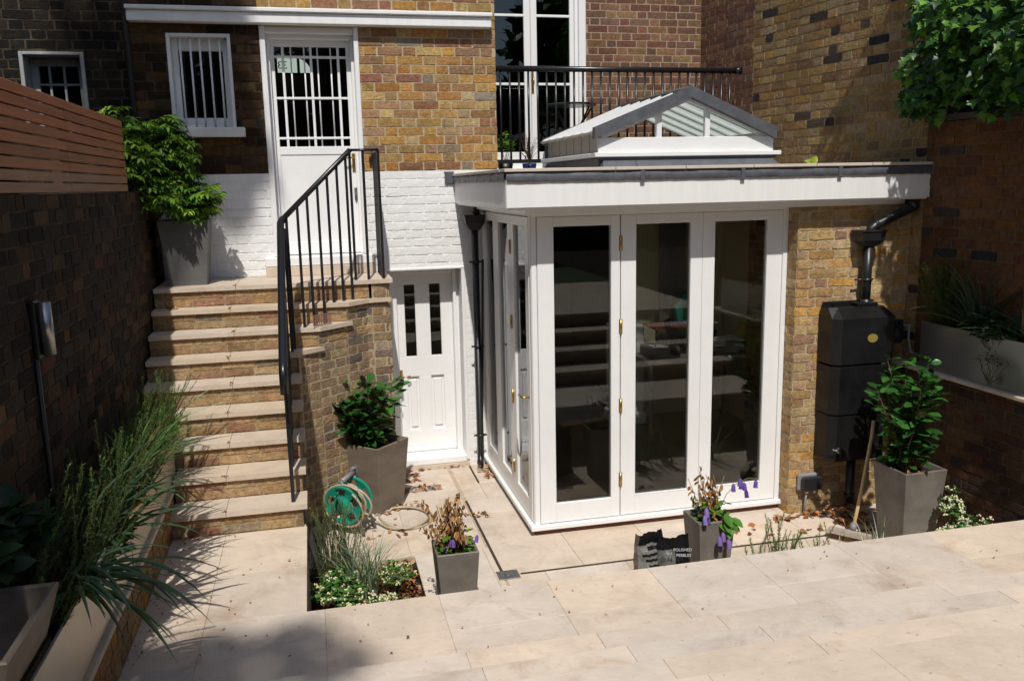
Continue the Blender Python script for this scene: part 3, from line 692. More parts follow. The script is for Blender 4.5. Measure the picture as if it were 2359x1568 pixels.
# height of the wall top along the path follows the treads
def topz(y, x):
    z = ZT
    for k in range(1, 10):
        if y >= yk[k]+.02: z = zt[k]-.034
    return z
mb = MB()
nsec = 46; us = [LL[-1]*i/nsec for i in range(nsec+1)]
for k in range(1, 10):
    # u range where this tread rules
    uu = [u for u in np.linspace(0, LL[-1], 400) if abs(topz(P(u, 0, 0)[1], 0)-(zt[k]-.034)) < 1e-6]
    if not uu: continue
    ua, ub = uu[0], uu[-1]
    bricks(mb, P, ua, ub, ZP, zt[k]-.036, PAL_SW, seed=80, course=.0725, vbase=ZP, proud=.007, rough=.005,
           joint=.014)
    n = max(2, int((ub-ua)/.05)); zz = zt[k]-.035
    for i in range(n):
        a = P(ua+(ub-ua)*i/n-.003, 0, 0); b = P(ua+(ub-ua)*(i+1)/n+.003, 0, 0); a2 = P(ua+(ub-ua)*i/n-.003, 0, -.2); b2 = P(ua+(ub-ua)*(i+1)/n+.003, 0, -.2)
        mb.add([(a[0], a[1], ZP-.05), (b[0], b[1], ZP-.05), (b[0], b[1], zz), (a[0], a[1], zz), (a2[0], a2[1], zz), (b2[0], b2[1], zz)], [(0, 1, 2, 3), (3, 2, 5, 4)], 1)
bricks(mb, PY(-2.372), -1.78, -1.60, ZP, ZT-.03, PAL_Y, seed=90, vbase=ZP)
mb.build('side_wall', [BRICK, MORT], stair)
mb = MB(); mb.bbox(-1.50, -1.335, -1.0, -.9, -1.165, -1.075, .003)
ab = MB()
axs = (-1.44, -1.0); 
for i in range(6):
    pass
# perforated air brick set in the winding wall below tread 8
u0a = next(u for u in np.linspace(0, LL[-1], 600) if P(u, 0, 0)[0] > -1.475)
ab = MB(); nx_, nz_ = 9, 4; wdt, hgt = .19, .085; zb_ = zt[7]+.012
import itertools
xs_ = [0]; 
for i in range(nx_): xs_ += [xs_[-1]+wdt*.045, xs_[-1]+wdt*.045+wdt*.061]
xs_.append(wdt)
zs_ = [0]
for i in range(nz_): zs_ += [zs_[-1]+hgt*.09, zs_[-1]+hgt*.09+hgt*.135]
zs_.append(hgt)
for i in range(len(xs_)-1):
    for j in range(len(zs_)-1):
        hole = (i % 2 == 1) and (j % 2 == 1); o = .012 if not hole else .002
        a = P(u0a+xs_[i], zb_+zs_[j], o); b = P(u0a+xs_[i+1], zb_+zs_[j], o); c = P(u0a+xs_[i+1], zb_+zs_[j+1], o); e = P(u0a+xs_[i], zb_+zs_[j+1], o)
        ab.add([a, b, c, e], [(0, 1, 2, 3)], 1 if hole else 0)
ab.build('air_brick', [TERRA, INT_DARK], stair)

# stair railing
rail = thing('stair_railing', 'black iron stair railing with square balusters beside the stone steps', 'railing', (-1.63, -1.7, ZT))
XR = -1.655
hr = [(XR, -2.50, -1.37), (XR, -2.50, -1.235), (XR, -2.46, -1.20), (XR, -1.14, -.385), (XR+.02, -1.10, -.355), (-1.12, -.67, .135), (-1.095, -.655, .16), (-.885, -.65, .16), (-.872, -.63, .16), (-.872, -.02, .16)]
mb = MB()
mb.tube(hr[:5], .027, 12); mb.tube(hr[4:7], .021, 10); mb.tube(hr[6:8], .011, 8); mb.tube(hr[7:], .014, 8)
mb.build('handrail', BLACK, rail)
def sqbar(x, y, z0, z1, a=.0105, par=None):
    m_ = MB(); m_.bbox(x-a, x+a, y-a, y+a, z0, z1, .001); return m_.build('baluster', BLACK, par)
def rz(y): return -.385+(y+1.14)*(-1.20+.385)/(-2.46+1.14)
m_ = MB(); m_.bbox(XR-.012, XR+.012, -2.345, -2.32, zt[1], rz(-2.33), .002); m_.build('newel', BLACK, rail)
for k in (2, 3, 4, 5):
    for q in (.35, .85):
        y = yk[k]+(yk[k+1]-yk[k])*q; sqbar(XR+.03*0, y, zt[k], rz(y), .0105, rail)
sqbar(-1.630, -1.20, zt[6], rz(-1.2), .0105, rail); 
def dz(x): t_ = (x-(-1.635))/(.52); return -.355+(.135+.355)*t_
for (x, y, k) in [(-1.612, -1.098, 6), (-1.529, -1.03, 7), (-1.454, -.965, 7), (-1.371, -.89, 7), (-1.292, -.815, 8), (-1.212, -.745, 8), (-1.136, -.685, 8)]:
    sqbar(x, y, zt[k], dz(x), .0105, rail)
for (x, y) in [(-1.10, -.648), (-.995, -.648), (-.872, -.64)]: sqbar(x, y, zt[9], .16, .0105, rail)
for i in range(1, 6): sqbar(-.872, -.64+.1*i, zt[9], .16, .009, rail)
mb = MB(); mb.tube([(-.90, -.02, .10), (-.84, -.02, .10)], .03, 12); mb.build('wall_bracket', BLACK, rail)

# ------------------------------------------------------------------ left kerb wall and trough
kb = thing('kerb_wall', 'low brick kerb wall with stone edge along the left bed', 'wall', (-2.4, -3.4, ZT))
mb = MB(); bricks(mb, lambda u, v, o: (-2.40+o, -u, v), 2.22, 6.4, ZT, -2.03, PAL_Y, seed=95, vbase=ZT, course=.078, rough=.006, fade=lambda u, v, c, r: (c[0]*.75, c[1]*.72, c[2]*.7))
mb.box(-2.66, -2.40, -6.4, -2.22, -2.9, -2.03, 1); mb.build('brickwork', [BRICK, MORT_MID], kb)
mb = MB()
for a, b in ((-6.4, -4.9), (-4.895, -3.75), (-3.745, -2.215)): mb.bbox(-2.66, -2.385, a, b, -2.029, -2.0, .003)
mb.build('stone_edge', STONE_T, kb)
tl = thing('long_trough', 'long satin metal trough, beige with painted-in paving reflection, along the left bed overflowing with rosemary', 'planter', (-2.5, -3.2, -2.0))
mb = MB(); mb.bbox(-2.423, -2.410, -5.7, -3.42, -1.999, -1.695, .002); mb.bbox(-2.423, -2.410, -3.416, -1.98, -1.999, -1.695, .002)
mb.bbox(-2.665, -2.423, -1.99, -1.978, -1.999, -1.695, .002); mb.bbox(-2.665, -2.423, -5.71, -5.70, -1.999, -1.695, .002); mb.build('shell', ZINC, tl)
mb = MB(); mb.box(-2.664, -2.424, -5.69, -1.991, -1.995, -1.74); mb.build('soil', SOIL, tl)
mb = MB(); mb.box(-2.4098, -2.4085, -3.421, -3.415, -1.998, -1.70); mb.build('seam', INT_DARK, tl)

# ------------------------------------------------------------------ garden room (extension)
ext = thing('garden_room', 'white framed glazed garden room extension with flat roof', 'extension', (1.6, -1, ZP))
YF = -1.80
def frame_rect(mb, a0, a1, z0, z1, p0, p1, q0, q1, f, th, b=.003):
    """rect frame; f maps (a, depth, z) box -> call"""
    f(mb, a0, p0, z0, z1); f(mb, p1, a1, z0, z1); f(mb, p0, p1, z0, q0); f(mb, p0, p1, q1, z1)
def fy(y0, y1): return lambda mb, a, b, c, d: mb.bbox(a, b, y0, y1, c, d, .0025)
def fx(x0, x1): return lambda mb, a, b, c, d: mb.bbox(x0, x1, a, b, c, d, .0025)
mb = MB(); frame_rect(mb, .139, .773, -2.692, -.373, .263, .703, -2.541, -.444, fy(YF-.012, YF+.04), 0)
lf = mb.build('corner_door', WHITE, ext)
g = MB(); g.box(.262, .704, YF+.012, YF+.02, -2.542, -.443); g.build('pane', GLASS, lf)
for z in (-.58, -1.20, -1.81, -2.40): mb = MB(); mb.tube([(.777, YF-.018, z-.055), (.777, YF-.018, z+.055)], .0085, 8); mb.box(.763, .791, YF-.0145, YF-.0125, z-.055, z+.055); mb.build('hinge', BRASS, lf)
for (a0, a1, p0, p1) in ((.781, 1.431, .9, 1.337), (1.433, 2.10, 1.534, 1.97)):
    mb = MB(); frame_rect(mb, a0, a1, -2.692, -.373, p0, p1, -2.535, -.444, fy(YF-.010, YF+.04), 0)
    mb.box(p0-.004, p1+.004, YF-.012, YF-.0102, -2.539, -2.5355); 
    w_ = mb.build('fixed_window', WHITE, ext); g = MB(); g.box(p0-.001, p1+.001, YF+.012, YF+.02, -2.536, -.443); g.build('pane', GLASS, w_)
mb = MB(); mb.bbox(.095, .136, YF-.006, YF+.05, -2.70, -.33); mb.bbox(2.102, 2.142, YF-.018, YF+.05, -2.70, -.33)
mb.bbox(.095, 2.142, YF-.016, YF+.05, -.370, -.31); mb.build('frame', WHITE, ext)
mb = MB(); mb.bbox(.055, 2.165, YF-.045, YF+.05, -2.735, -2.698, .005); mb.bbox(.055, .115, YF+.052, -.005, -2.735, -2.698, .005); mb.build('sill', WHITE, ext)
mb = MB(); mb.box(.10, 2.13, YF-.01, YF+.1, -2.80, -2.737); mb.box(.10, .2, YF+.1, 0, -2.80, -2.737); mb.build('plinth', pm('brown_plinth', (.14, .055, .03), .85, .3, 20, .3), ext)
# side leaves, x = .10 plane
XS = .10
for i, (a, b) in enumerate(((-1.745, -1.18), (-1.176, -.62), (-.616, -.06))):
    mb = MB(); frame_rect(mb, a, b, -2.692, -.373, a+.10, b-.10, -2.541, -.444, fx(XS-.012, XS+.035), 0)
    sd_ = mb.build('side_door', WHITE, ext); g = MB(); g.box(XS+.008, XS+.015, a+.099, b-.099, -2.542, -.443); g.build('pane', GLASS, sd_)
    for z in ((-.62, -1.22, -1.83, -2.42) if i == 0 else ()): h = MB(); h.tube([(XS-.018, b+.002, z-.055), (XS-.018, b+.002, z+.055)], .008, 8); h.box(XS-.0145, XS-.0125, b-.018, b, z-.055, z+.055); h.build('hinge', BRASS, sd_)
    if i == 0:
        h = MB(); h.tube([(XS-.012, a+.05, -1.72), (XS-.06, a+.05, -1.72), (XS-.066, a+.065, -1.72), (XS-.066, a+.15, -1.722)], .009, 8); h.build('handle', BRASS, sd_)
mb = MB(); mb.bbox(XS-.008, XS+.04, -1.794, -1.747, -2.697, -.31); mb.bbox(XS-.006, XS+.04, -.058, -.002, -2.697, -.31); mb.bbox(XS-.004, XS+.04, -1.745, -.06, -.37, -.31); mb.build('side_frame', WHITE, ext)
# roof: soffit, fascia, lead, coping, deck
mb = MB(); mb.box(-.13, 3.13, -2.095, -1.82, -.309, -.296); mb.box(-.13, .095, -1.82, -.002, -.309, -.296)
mb.bbox(.02, 3.05, -1.96, -1.816, -.349, -.3095, .003); mb.bbox(.02, .094, -1.816, -.002, -.349, -.3095, .003); mb.build('soffit', WHITE, ext)
mb = MB(); mb.bbox(-.147, 3.151, -2.11, -2.09, -.297, -.10, .004); mb.bbox(-.147, -.127, -2.089, -.002, -.297, -.10, .004); mb.build('fascia', WHITE_DIRTY, ext)
mb = MB()
rnd = random.Random(9)
def drape(mb, pts_top, zt_, zb_, out, n=60):
    (x0, y0), (x1, y1) = pts_top; dx, dy = x1-x0, y1-y0; L = math.hypot(dx, dy); nx_, ny_ = dy/L, -dx/L
    vs = []
    for i in range(n+1):
        t_ = i/n; x = x0+dx*t_; y = y0+dy*t_; wv = .0022*math.sin(t_*L*14)+rnd.uniform(-.0016, .0016)
        vs += [(x+nx_*out*.2, y+ny_*out*.2, zt_), (x+nx_*(out+wv), y+ny_*(out+wv), zt_-.012), (x+nx_*(out+.5*wv), y+ny_*(out+.5*wv), zb_+.006), (x+nx_*(out-.004), y+ny_*(out-.004), zb_+rnd.uniform(-.002, .003))]
    fs = []
    for i in range(n):
        for j in range(3): fs.append([4*i+j, 4*i+j+1, 4*i+5+j, 4*i+4+j][::-1])
    mb.add(vs, fs, 0, (1, 1, 1), True)
drape(mb, ((-.147, -2.113), (3.14, -2.113)), -.058, -.123, .014, 120); drape(mb, ((-.15, -.002), (-.15, -2.12)), -.058, -.118, .014, 60)
mb.box(-.15, 3.14, -2.115, -1.9, -.10, -.057); mb.box(-.152, .0, -1.9, -.002, -.10, -.057)
for x in (.82, 1.58, 2.36): mb.bbox(x-.016, x+.016, -2.137, -2.125, -.135, -.06, .003)
mb.bbox(3.14, 3.225, -2.135, -1.9, -.13, -.035, .003)
mb.add([(-.24, -.006, -.012), (-.15, -.006, -.012), (-.15, -.006, -.125), (-.215, -.006, -.125)], [(0, 1, 2, 3)][::1]); mb.box(-.235, -.15, -.02, -.008, -.12, -.014)
for i in range(8): mb.box(-.168, -.163, -.25*i-.16, -.25*i-.155, -.12, -.057)
mb.build('lead_flashing', LEAD, ext)
mb = MB()
xs = [-.165, .62, 1.14, 1.66, 2.16, 2.62, 2.99, 3.135]
for a, b in zip(xs, xs[1:]): mb.bbox(a+.002, b-.002, -2.14, -1.99, -.056, -.034, .003)
for a, b in zip([-1.987, -1.5, -1.0, -.5], [-1.5, -1.0, -.5, -.02]): mb.bbox(-.165, -.02, a+.002, b-.002, -.056, -.034, .003)
mb.build('roof_coping', COPING, ext)
mb = MB(); mb.box(-.02, 3.05, -1.99, -1.53, -.09, -.045); mb.box(.258, 2.9, .0, .99, -.09, -.045); mb.box(-.02, .70, -1.53, .0, -.09, -.045); mb.box(2.19, 3.0, -1.53, .0, -.09, -.045)
mb.build('roof_deck', pm('roof_deck', (.25, .24, .23), .8, .2, 8, .2), ext)
# brick pier + wall to the right
mb = MB(); YPF = -1.95
bricks(mb, PY(YPF), 2.145, 3.16, ZP, -.352, PAL_P, seed=101, course=.0725, vbase=ZP, proud=.009, rough=.0055)
bricks(mb, lambda u, v, o: (2.145-o, u, v), YPF, -1.815, ZP, -.352, PAL_P, seed=102, course=.0725, vbase=ZP, rough=.005)
mb.box(2.145, 3.2, YPF, -1.72, ZP-.05, -.351, 1); mb.build('brick_pier', [BRICK, MORT], ext)
# interior of the garden room
mb = MB(); x0, x1, y0, y1, z0, z1 = .145, 3.02, -1.745, .9, -2.695, -.31
mb.add([(1.75, y1, z0), (x1, y1, z0), (x1, y1, z1), (1.75, y1, z1)], [(0, 1, 2, 3)]); mb.add([(1.75, y1, z0), (1.75, 2.6, z0), (1.75, 2.6, z1), (1.75, y1, z1)], [(0, 1, 2, 3)], 1); mb.add([(x0, 2.6, z0), (1.75, 2.6, z0), (1.75, 2.6, z1), (x0, 2.6, z1)], [(0, 1, 2, 3)], 1)  # unlit house beyond the left opening is put in as near-black walls
mb.add([(x0, y1, -2.5), (1.75, y1, -2.5), (1.75, 2.6, -2.5), (x0, 2.6, -2.5)], [(0, 1, 2, 3)], 1); mb.add([(x0, y1, z1), (1.75, y1, z1), (1.75, 2.6, z1), (x0, 2.6, z1)], [(0, 1, 2, 3)], 1); mb.add([(2.99, y0+.05, z0), (2.99, y1, z0), (2.99, y1, z1), (2.99, y0+.05, z1)], [(0, 1, 2, 3)])
mb.add([(x0, .46, z0), (x0, 2.6, z0), (x0, 2.6, z1), (x0, .46, z1)], [(0, 1, 2, 3)], 1); mb.add([(x0, y0+.03, -.312), (.74, y0+.03, -.312), (.74, y1, -.312), (x0, y1, -.312)], [(0, 1, 2, 3)])
mb.add([(2.15, y0+.03, -.312), (x1, y0+.03, -.312), (x1, y1, -.312), (2.15, y1, -.312)], [(0, 1, 2, 3)]); mb.add([(.74, -.04, -.312), (2.15, -.04, -.312), (2.15, y1, -.312), (.74, y1, -.312)], [(0, 1, 2, 3)])
for q in ((.74, -1.48, 2.15, -1.48), (.74, -.04, 2.15, -.04), (.74, -1.48, .74, -.04), (2.15, -1.48, 2.15, -.04)):
    mb.add([(q[0], q[1], -.312), (q[2], q[3], -.312), (q[2], q[3], .07), (q[0], q[1], .07)], [(0, 1, 2, 3)])
mb.build('interior_walls', [INT_WALL, INT_DARK], ext)
mb = MB(); mb.box(x0, x1, y0+.03, y1, -2.74, z0); mb.build('interior_floor', FLOORW, ext)
tag((lambda m_: (m_.bbox(.33, .80, -1.66, -1.12, -2.694, -2.672, .005), m_)[1])(MB()).build('door_mat', MAT_B), 'brown coir door mat just inside the glazed corner door', 'mat')
# ---- lantern
lan = MB()
LX0, LX1, LY0, LY1 = .70, 2.195, -1.5, .0; XC = 1.4475; ZE, ZR = .225, .53
lan.bbox(LX0+.02, LX1-.02, LY0+.02, LY0+.05, -.05, .045); lan.bbox(LX0+.02, LX0+.05, LY0+.05, LY1, -.05, .045); lan.bbox(LX1-.05, LX1-.02, LY0+.05, LY1, -.05, .045); lan.bbox(LX0+.05, LX1-.05, LY1-.03, LY1, -.05, .045)
lo = lan.build('roof_lantern', LEADSTEP, ext)
m_ = MB()   # sloping skirt front and sides
for (a, b) in ((.72, 1.0), (1.004, 2.205)):
    m_.add([(a, -1.60, -.045), (b, -1.60, -.045), (b-(.05 if b > 2 else 0), -1.505, .03), (a+(.03 if a < .8 else 0), -1.505, .03)], [(0, 1, 2, 3)])
m_.add([(.72, -1.6, -.045), (.75, -1.505, .03), (.72, 0, .03), (.66, 0, -.045)], [(0, 1, 2, 3)]); m_.bbox(.70, 2.2, -1.505, -1.48, .03, .05, .002)
m_.build('skirt', LEADSTEP, lo)
m_ = MB(); m_.bbox(.675, 2.225, -1.535, -1.40, .05, .083, .004); m_.bbox(.675, .78, -1.398, .03, .05, .083, .004); m_.bbox(2.12, 2.225, -1.398, .03, .05, .083, .004); m_.build('lantern_sill', WHITE, lo)
m_ = MB()
fxa, fxb = .712, 2.172; zb0 = .084
def hz(x): return ZE-.04+(ZR-ZE+.0)*(1-abs(x-XC)/(XC-.70))
yq = (-1.50, -1.46)
m_.bbox(fxa, fxb, yq[0], yq[1], zb0, .195, .003)
for (a, b) in ((1.185, 1.225), (1.585, 1.625)):
    m_.add([(a, yq[0]+.003, .195), (b, yq[0]+.003, .195), (b, yq[0]+.003, hz(b)-.02), (a, yq[0]+.003, hz(a)-.02), (a, yq[1], .195), (b, yq[1], .195), (b, yq[1], hz(b)-.02), (a, yq[1], hz(a)-.02)],
           [(0, 1, 2, 3), (1, 5, 6, 2), (4, 0, 3, 7), (5, 4, 7, 6)])
def rake(mb, xa, za, xb, zb, w_, y0, y1, drop=True):
    """slanted bar between (xa,za) and (xb,zb), depth w below the line"""
    v = [(xa, y0, za), (xb, y0, zb), (xb, y0, zb-w_), (xa, y0, za-w_), (xa, y1, za), (xb, y1, zb), (xb, y1, zb-w_), (xa, y1, za-w_)]
    f = [(0, 3, 2, 1), (4, 5, 6, 7), (0, 1, 5, 4), (3, 7, 6, 2), (1, 2, 6, 5), (0, 4, 7, 3)]
    if xa > xb: f = [q[::-1] for q in f]
    mb.add(v, f)
rake(m_, .74, .215, XC, .50, .035, -1.502, -1.46); rake(m_, 2.155, .215, XC, .50, .035, -1.502, -1.46)
m_.build('gable_frame', WHITE, lo)
m_ = MB(); m_.add([(.78, -1.478, .19), (2.12, -1.478, .19), (XC, -1.478, .47)], [(0, 1, 2)]); m_.add([(.78, -1.473, .19), (2.12, -1.473, .19), (XC, -1.473, .47)], [(2, 1, 0)]); m_.build('gable_glass', GLASSL, lo)
m_ = MB(); rake(m_, .665, .268, XC, .568, .085, -1.56, -1.503); rake(m_, 2.165, .262, XC, .568, .085, -1.56, -1.503)
m_.box(.665, XC, -1.5601, -1.5601, 0, 0) if 0 else None
m_.build('lead_verge', LEAD, lo)
m_ = MB(); rake(m_, .69, .262, XC, .555, .03, -.02, .03); rake(m_, 2.2, .262, XC, .555, .03, -.02, .03); m_.bbox(fxa, fxb, -.01, .02, .084, .2)
m_.tube([(XC, -1.5, .558), (XC, .03, .558)], .018, 8)
m_.build('rear_gable', LEAD, lo)
m_ = MB()
for s_ in (-1, 1):
    xe = .69 if s_ < 0 else 2.205
    v = [(xe, -1.5, .24), (XC, -1.5, .545), (XC, -.02, .545), (xe, -.02, .24)]
    m_.add(v, [(0, 1, 2, 3)]); m_.add([(a, b, c-.006) for a, b, c in v], [(3, 2, 1, 0)])
m_.build('roof_glass', BLIND, lo)
m_ = MB()
for i in range(7):
    y = -1.46+i*.235
    for s_ in (-1, 1):
        xe = .68 if s_ < 0 else 2.215
        m_.add([(xe, y, .25), (xe, y+.035, .25), (XC, y+.035, .56), (XC, y, .56), (xe, y, .215), (xe, y+.035, .215), (XC, y+.035, .525), (XC, y, .525)],
               [(0, 1, 2, 3), (4, 7, 6, 5), (0, 3, 7, 4), (1, 5, 6, 2), (0, 4, 5, 1)])
m_.build('glazing_bars', WHITE, lo)
m_ = MB(); m_.bbox(.735, .76, -1.46, .0, .084, .235, .003); m_.bbox(2.135, 2.16, -1.46, 0, .084, .235, .003)
for i in range(7): m_.bbox(.728, .735, -1.44+i*.21, -1.425+i*.21, .084, .235, .002)
m_.bbox(.668, .74, -1.50, 0, .225, .242, .002); m_.build('side_panel', pm('stone_paint', (.56, .52, .45), .5, .06, 8, .05), lo)

# balcony railing
br = thing('balcony_railing', 'black iron guard rail across the roof terrace behind the lantern', 'railing', (1.5, .15, -.04))
m_ = MB(); m_.tube([(.26, .15, .905), (2.70, .15, .905)], .026, 12); m_.build('top_rail', BLACK, br)
m_ = MB(); m_.tube([(2.68, .15, .905), (2.745, .15, .905)], .034, 12); m_.build('wall_flange', BLACK, br)
m_ = MB(); m_.bbox(.26, 2.72, .135, .165, .055, .09, .003); m_.build('bottom_rail', BLACK, br)
for i in range(28):
    x = .335+i*.0882
    if x > 2.68: break
    m_ = MB(); m_.tube([(x, .15, .088), (x, .15, .885)], .0105, 6); m_.build('baluster', BLACK, br)
# roof terrace furniture and pots
tb = thing('bistro_table', 'black folding metal bistro table on the roof terrace behind the railing', 'table', (1.15, .6, -.04))
m_ = MB(); m_.tube([(1.15, .6, .612), (1.15, .6, .63)], .25, 28); m_.build('table_top', pm('grey_metal_table', (.06, .06, .065), .3, .2, 10, .05, metal=.4), tb)
for (a, b) in (((.98, .52, -.04), (1.36, .68, .61)), ((1.36, .52, -.04), (.98, .68, .61)), ((.98, .74, -.04), (1.36, .56, .61)), ((1.36, .74, -.04), (.98, .56, .61))):
    m_ = MB(); m_.tube([a, b], .009, 6); m_.build('leg', BLACK, tb)

# ------------------------------------------------------------------ downpipes, water butt, boxes
dp = thing('left_downpipe', 'black downpipe with square hopper beside the small white door', 'downpipe', (0, -.13, ZP))
dp.name = 'downpipe'
m_ = MB(); yy = -.15
v = [(-.098, yy-.07, -.40), (.09, yy-.07, -.40), (.09, yy+.07, -.40), (-.098, yy+.07, -.40), (-.09, yy-.065, -.47), (.082, yy-.065, -.47), (.082, yy+.065, -.47), (-.09, yy+.065, -.47), (-.045, yy-.04, -.535), (.04, yy-.04, -.535), (.04, yy+.04, -.535), (-.045, yy+.04, -.535)]
m_.add(v, [(0, 1, 2, 3)[::-1], (0, 4, 5, 1)[::1], (1, 5, 6, 2), (2, 6, 7, 3), (3, 7, 4, 0), (4, 8, 9, 5), (5, 9, 10, 6), (6, 10, 11, 7), (7, 11, 8, 4), (8, 11, 10, 9)]); m_.bbox(-.104, .096, yy-.076, yy+.076, -.412, -.398, .003); m_.build('hopper', BLACKP, dp)
m_ = MB(); m_.tube([(0, yy, -.53), (0, yy, -2.62), (-.01, yy-.03, -2.68), (-.02, yy-.06, -2.71)], .031, 14); m_.build('pipe', BLACKP, dp)
for z in (-.82, -1.6, -2.45): m_ = MB(); m_.tube([(0, yy, z-.012), (0, yy, z+.012)], .037, 14); m_.tube([(-.06, yy+.0, z), (.06, yy, z)], .009, 6); m_.build('bracket', BLACKP, dp)
m_ = MB(); m_.tube([(.02, yy, -.40), (.02, yy+.02, -.30)], .03, 12); m_.build('outlet', BLACKP, dp)
m_ = MB(); m_.tube([(.065, -.16, -.80), (-.004, -.20, ZP)], .011, 8); tag(m_.build('iron_rod', BLACK), 'thin black rod leaning upright against the left downpipe', 'rod')
dq = thing('downpipe', 'black downpipe with elbow and hopper feeding the water butt', 'downpipe', (2.65, -2.02, -1.1))
m_ = MB(); yh = -2.04
m_.tube([(3.06, yh, -.36), (3.03, yh, -.385), (2.74, yh, -.50), (2.705, yh, -.525), (2.695, yh, -.57)], .036, 14); m_.build('elbow_pipe', BLACKP, dq)
for a, b, r_ in (((3.075, yh, -.34), (3.05, yh, -.375), .045), ((2.755, yh, -.492), (2.735, yh, -.50), .041), ((2.69, yh, -1.06), (2.69, yh, -1.125), .04)): m_ = MB(); m_.tube([a, b], r_, 14); m_.build('joint_collar', BLACKP, dq)
m_ = MB(); a, b = 2.585, 2.79
v = [(a, yh-.07, -.535), (b, yh-.07, -.535), (b, yh+.07, -.535), (a, yh+.07, -.535), (a+.01, yh-.065, -.61), (b-.01, yh-.065, -.61), (b-.01, yh+.065, -.61), (a+.01, yh+.065, -.61), (a+.055, yh-.04, -.655), (b-.055, yh-.04, -.655), (b-.055, yh+.04, -.655), (a+.055, yh+.04, -.655)]
m_.add(v, [(0, 1, 2, 3)[::-1], (0, 4, 5, 1), (1, 5, 6, 2), (2, 6, 7, 3), (3, 7, 4, 0), (4, 8, 9, 5), (5, 9, 10, 6), (6, 10, 11, 7), (7, 11, 8, 4), (8, 11, 10, 9)]); m_.bbox(a-.006, b+.006, yh-.076, yh+.076, -.548, -.533, .003); m_.build('hopper', BLACKP, dq)
m_ = MB(); m_.tube([(2.69, yh, -.65), (2.69, yh, -1.13)], .034, 14); m_.build('pipe', BLACKP, dq)
m_ = MB(); m_.tube([(2.69, yh, -.90), (2.69, yh, -.925)], .04, 14); m_.tube([(2.60, yh+.02, -.912), (2.76, yh+.02, -.912)], .008, 6); m_.build('bracket', BLACKP, dq)
wb = thing('water_butt', 'tall stacked black plastic water butt standing against the brick pier', 'water butt', (2.65, -2.1, ZP))
def tier(x0, x1, y0, y1, z0, z1, nm, c=.055):
    m_ = MB()
    p = [(x0, y1), (x0, y0+c), (x0+c, y0), (x1-c*.6, y0), (x1, y0+c*.6), (x1, y1)]
    m_.prism(p, z0, z1-.0); q = [((a-(x0+x1)/2)*1.012+(x0+x1)/2, (b-(y0+y1)/2)*1.012+(y0+y1)/2) for a, b in p]
    m_.prism(q, z1-.03, z1-.006); m_.prism(q, z0+.0, z0+.03)
    return m_.build(nm, BUTT, wb)
tier(2.345, 2.86, -2.185, -1.972, -1.925, -1.55, 'middle_tier'); tier(2.350, 2.84, -2.175, -1.972, -2.30, -1.935, 'lower_tier')
m_ = MB()   # top tier with sloped shoulder
p = [(2.342, -1.972), (2.342, -2.14), (2.40, -2.19), (2.84, -2.19), (2.875, -2.15), (2.875, -1.972)]
m_.prism(p, -1.535, -1.185); v0 = [(x, y, -1.185) for x, y in p]; v1 = [(2.35, -1.972, -1.115), (2.35, -2.07, -1.11), (2.42, -2.09, -1.11), (2.80, -2.09, -1.115), (2.83, -2.07, -1.115), (2.83, -1.972, -1.115)]
n = 6; m_.add(v0+v1, [[i, (i+1) % n, n+(i+1) % n, n+i][::1] for i in range(n)]+[list(range(n, 2*n))]); m_.build('top_tier', BUTT, wb)
m_ = MB(); m_.bbox(2.36, 2.80, -1.99, -1.968, -1.12, -1.075, .004); m_.bbox(2.60, 2.77, -2.085, -1.99, -1.115, -1.085, .004)
for x in (2.44, 2.75): m_.tube([(x, -1.992, -1.095), (x, -2.0, -1.095)], .008, 8)
m_.build('collar', BUTT, wb)
m_ = MB(); zc, xc = -1.34, 2.66
ri = [(xc+.043*math.cos(t_), -2.194, zc+.033*math.sin(t_)) for t_ in [2*math.pi*i/24 for i in range(24)]]; ro = [(a, -2.188, c) for a, b, c in ri]
m_.add(ri+ro, [list(range(24))]+[[i, i+24, (i+1) % 24+24, (i+1) % 24] for i in range(24)]); m_.build('badge', pm('gold_badge', (.30, .22, .05), .5, .5, 120, .3), wb)
m_ = MB(); m_.tube([(2.63, -2.05, -2.30), (2.63, -2.05, -2.62), (2.63, -2.06, -2.70)], .034, 12); m_.tube([(2.63, -2.05, -2.62), (2.63, -2.05, -2.66)], .042, 12); m_.build('outlet_pipe', BLACKP, wb)
m_ = MB(); m_.tube([(2.36, -2.195, -2.19), (2.40, -2.23, -2.20)], .008, 8); m_.tube([(2.40, -2.21, -2.175), (2.40, -2.21, -2.215)], .010, 8); m_.build('tap', STEEL, wb)
mt = thing('meter_box', 'black box with a curved cable on the wall right of the water butt', 'box', (3.03, -2.05, -1.3))
m_ = MB(); m_.bbox(2.90, 3.02, -2.08, -1.97, -1.42, -1.235, .01); m_.build('case', BLACKP, mt); m_ = MB(); m_.tube([(3.0, -2.09, -1.28), (3.03, -2.12, -1.27), (3.03, -2.12, -1.38), (3.04, -2.14, -1.48), (3.09, -2.2, -1.51)], .009, 6); m_.build('cable', GREYP, mt)
sk = thing('socket_box', 'weatherproof grey and black double socket low on the brick pier', 'socket', (2.31, -1.98, -2.52))
m_ = MB(); m_.bbox(2.205, 2.405, -1.995, -1.958, -2.58, -2.445, .01); m_.build('back_box', GREYP, sk)
m_ = MB(); m_.bbox(2.222, 2.40, -2.03, -1.996, -2.578, -2.462, .012); m_.build('lid', BLACKP, sk)
m_ = MB()
for x in (2.275, 2.345): m_.tube([(x, -2.0, -2.58), (x, -2.0, -2.605)], .016, 10)
m_.tube([(2.275, -2.0, -2.60), (2.272, -1.99, -2.70), (2.27, -1.985, ZP)], .009, 6); m_.build('cable_gland', GREYP, sk)

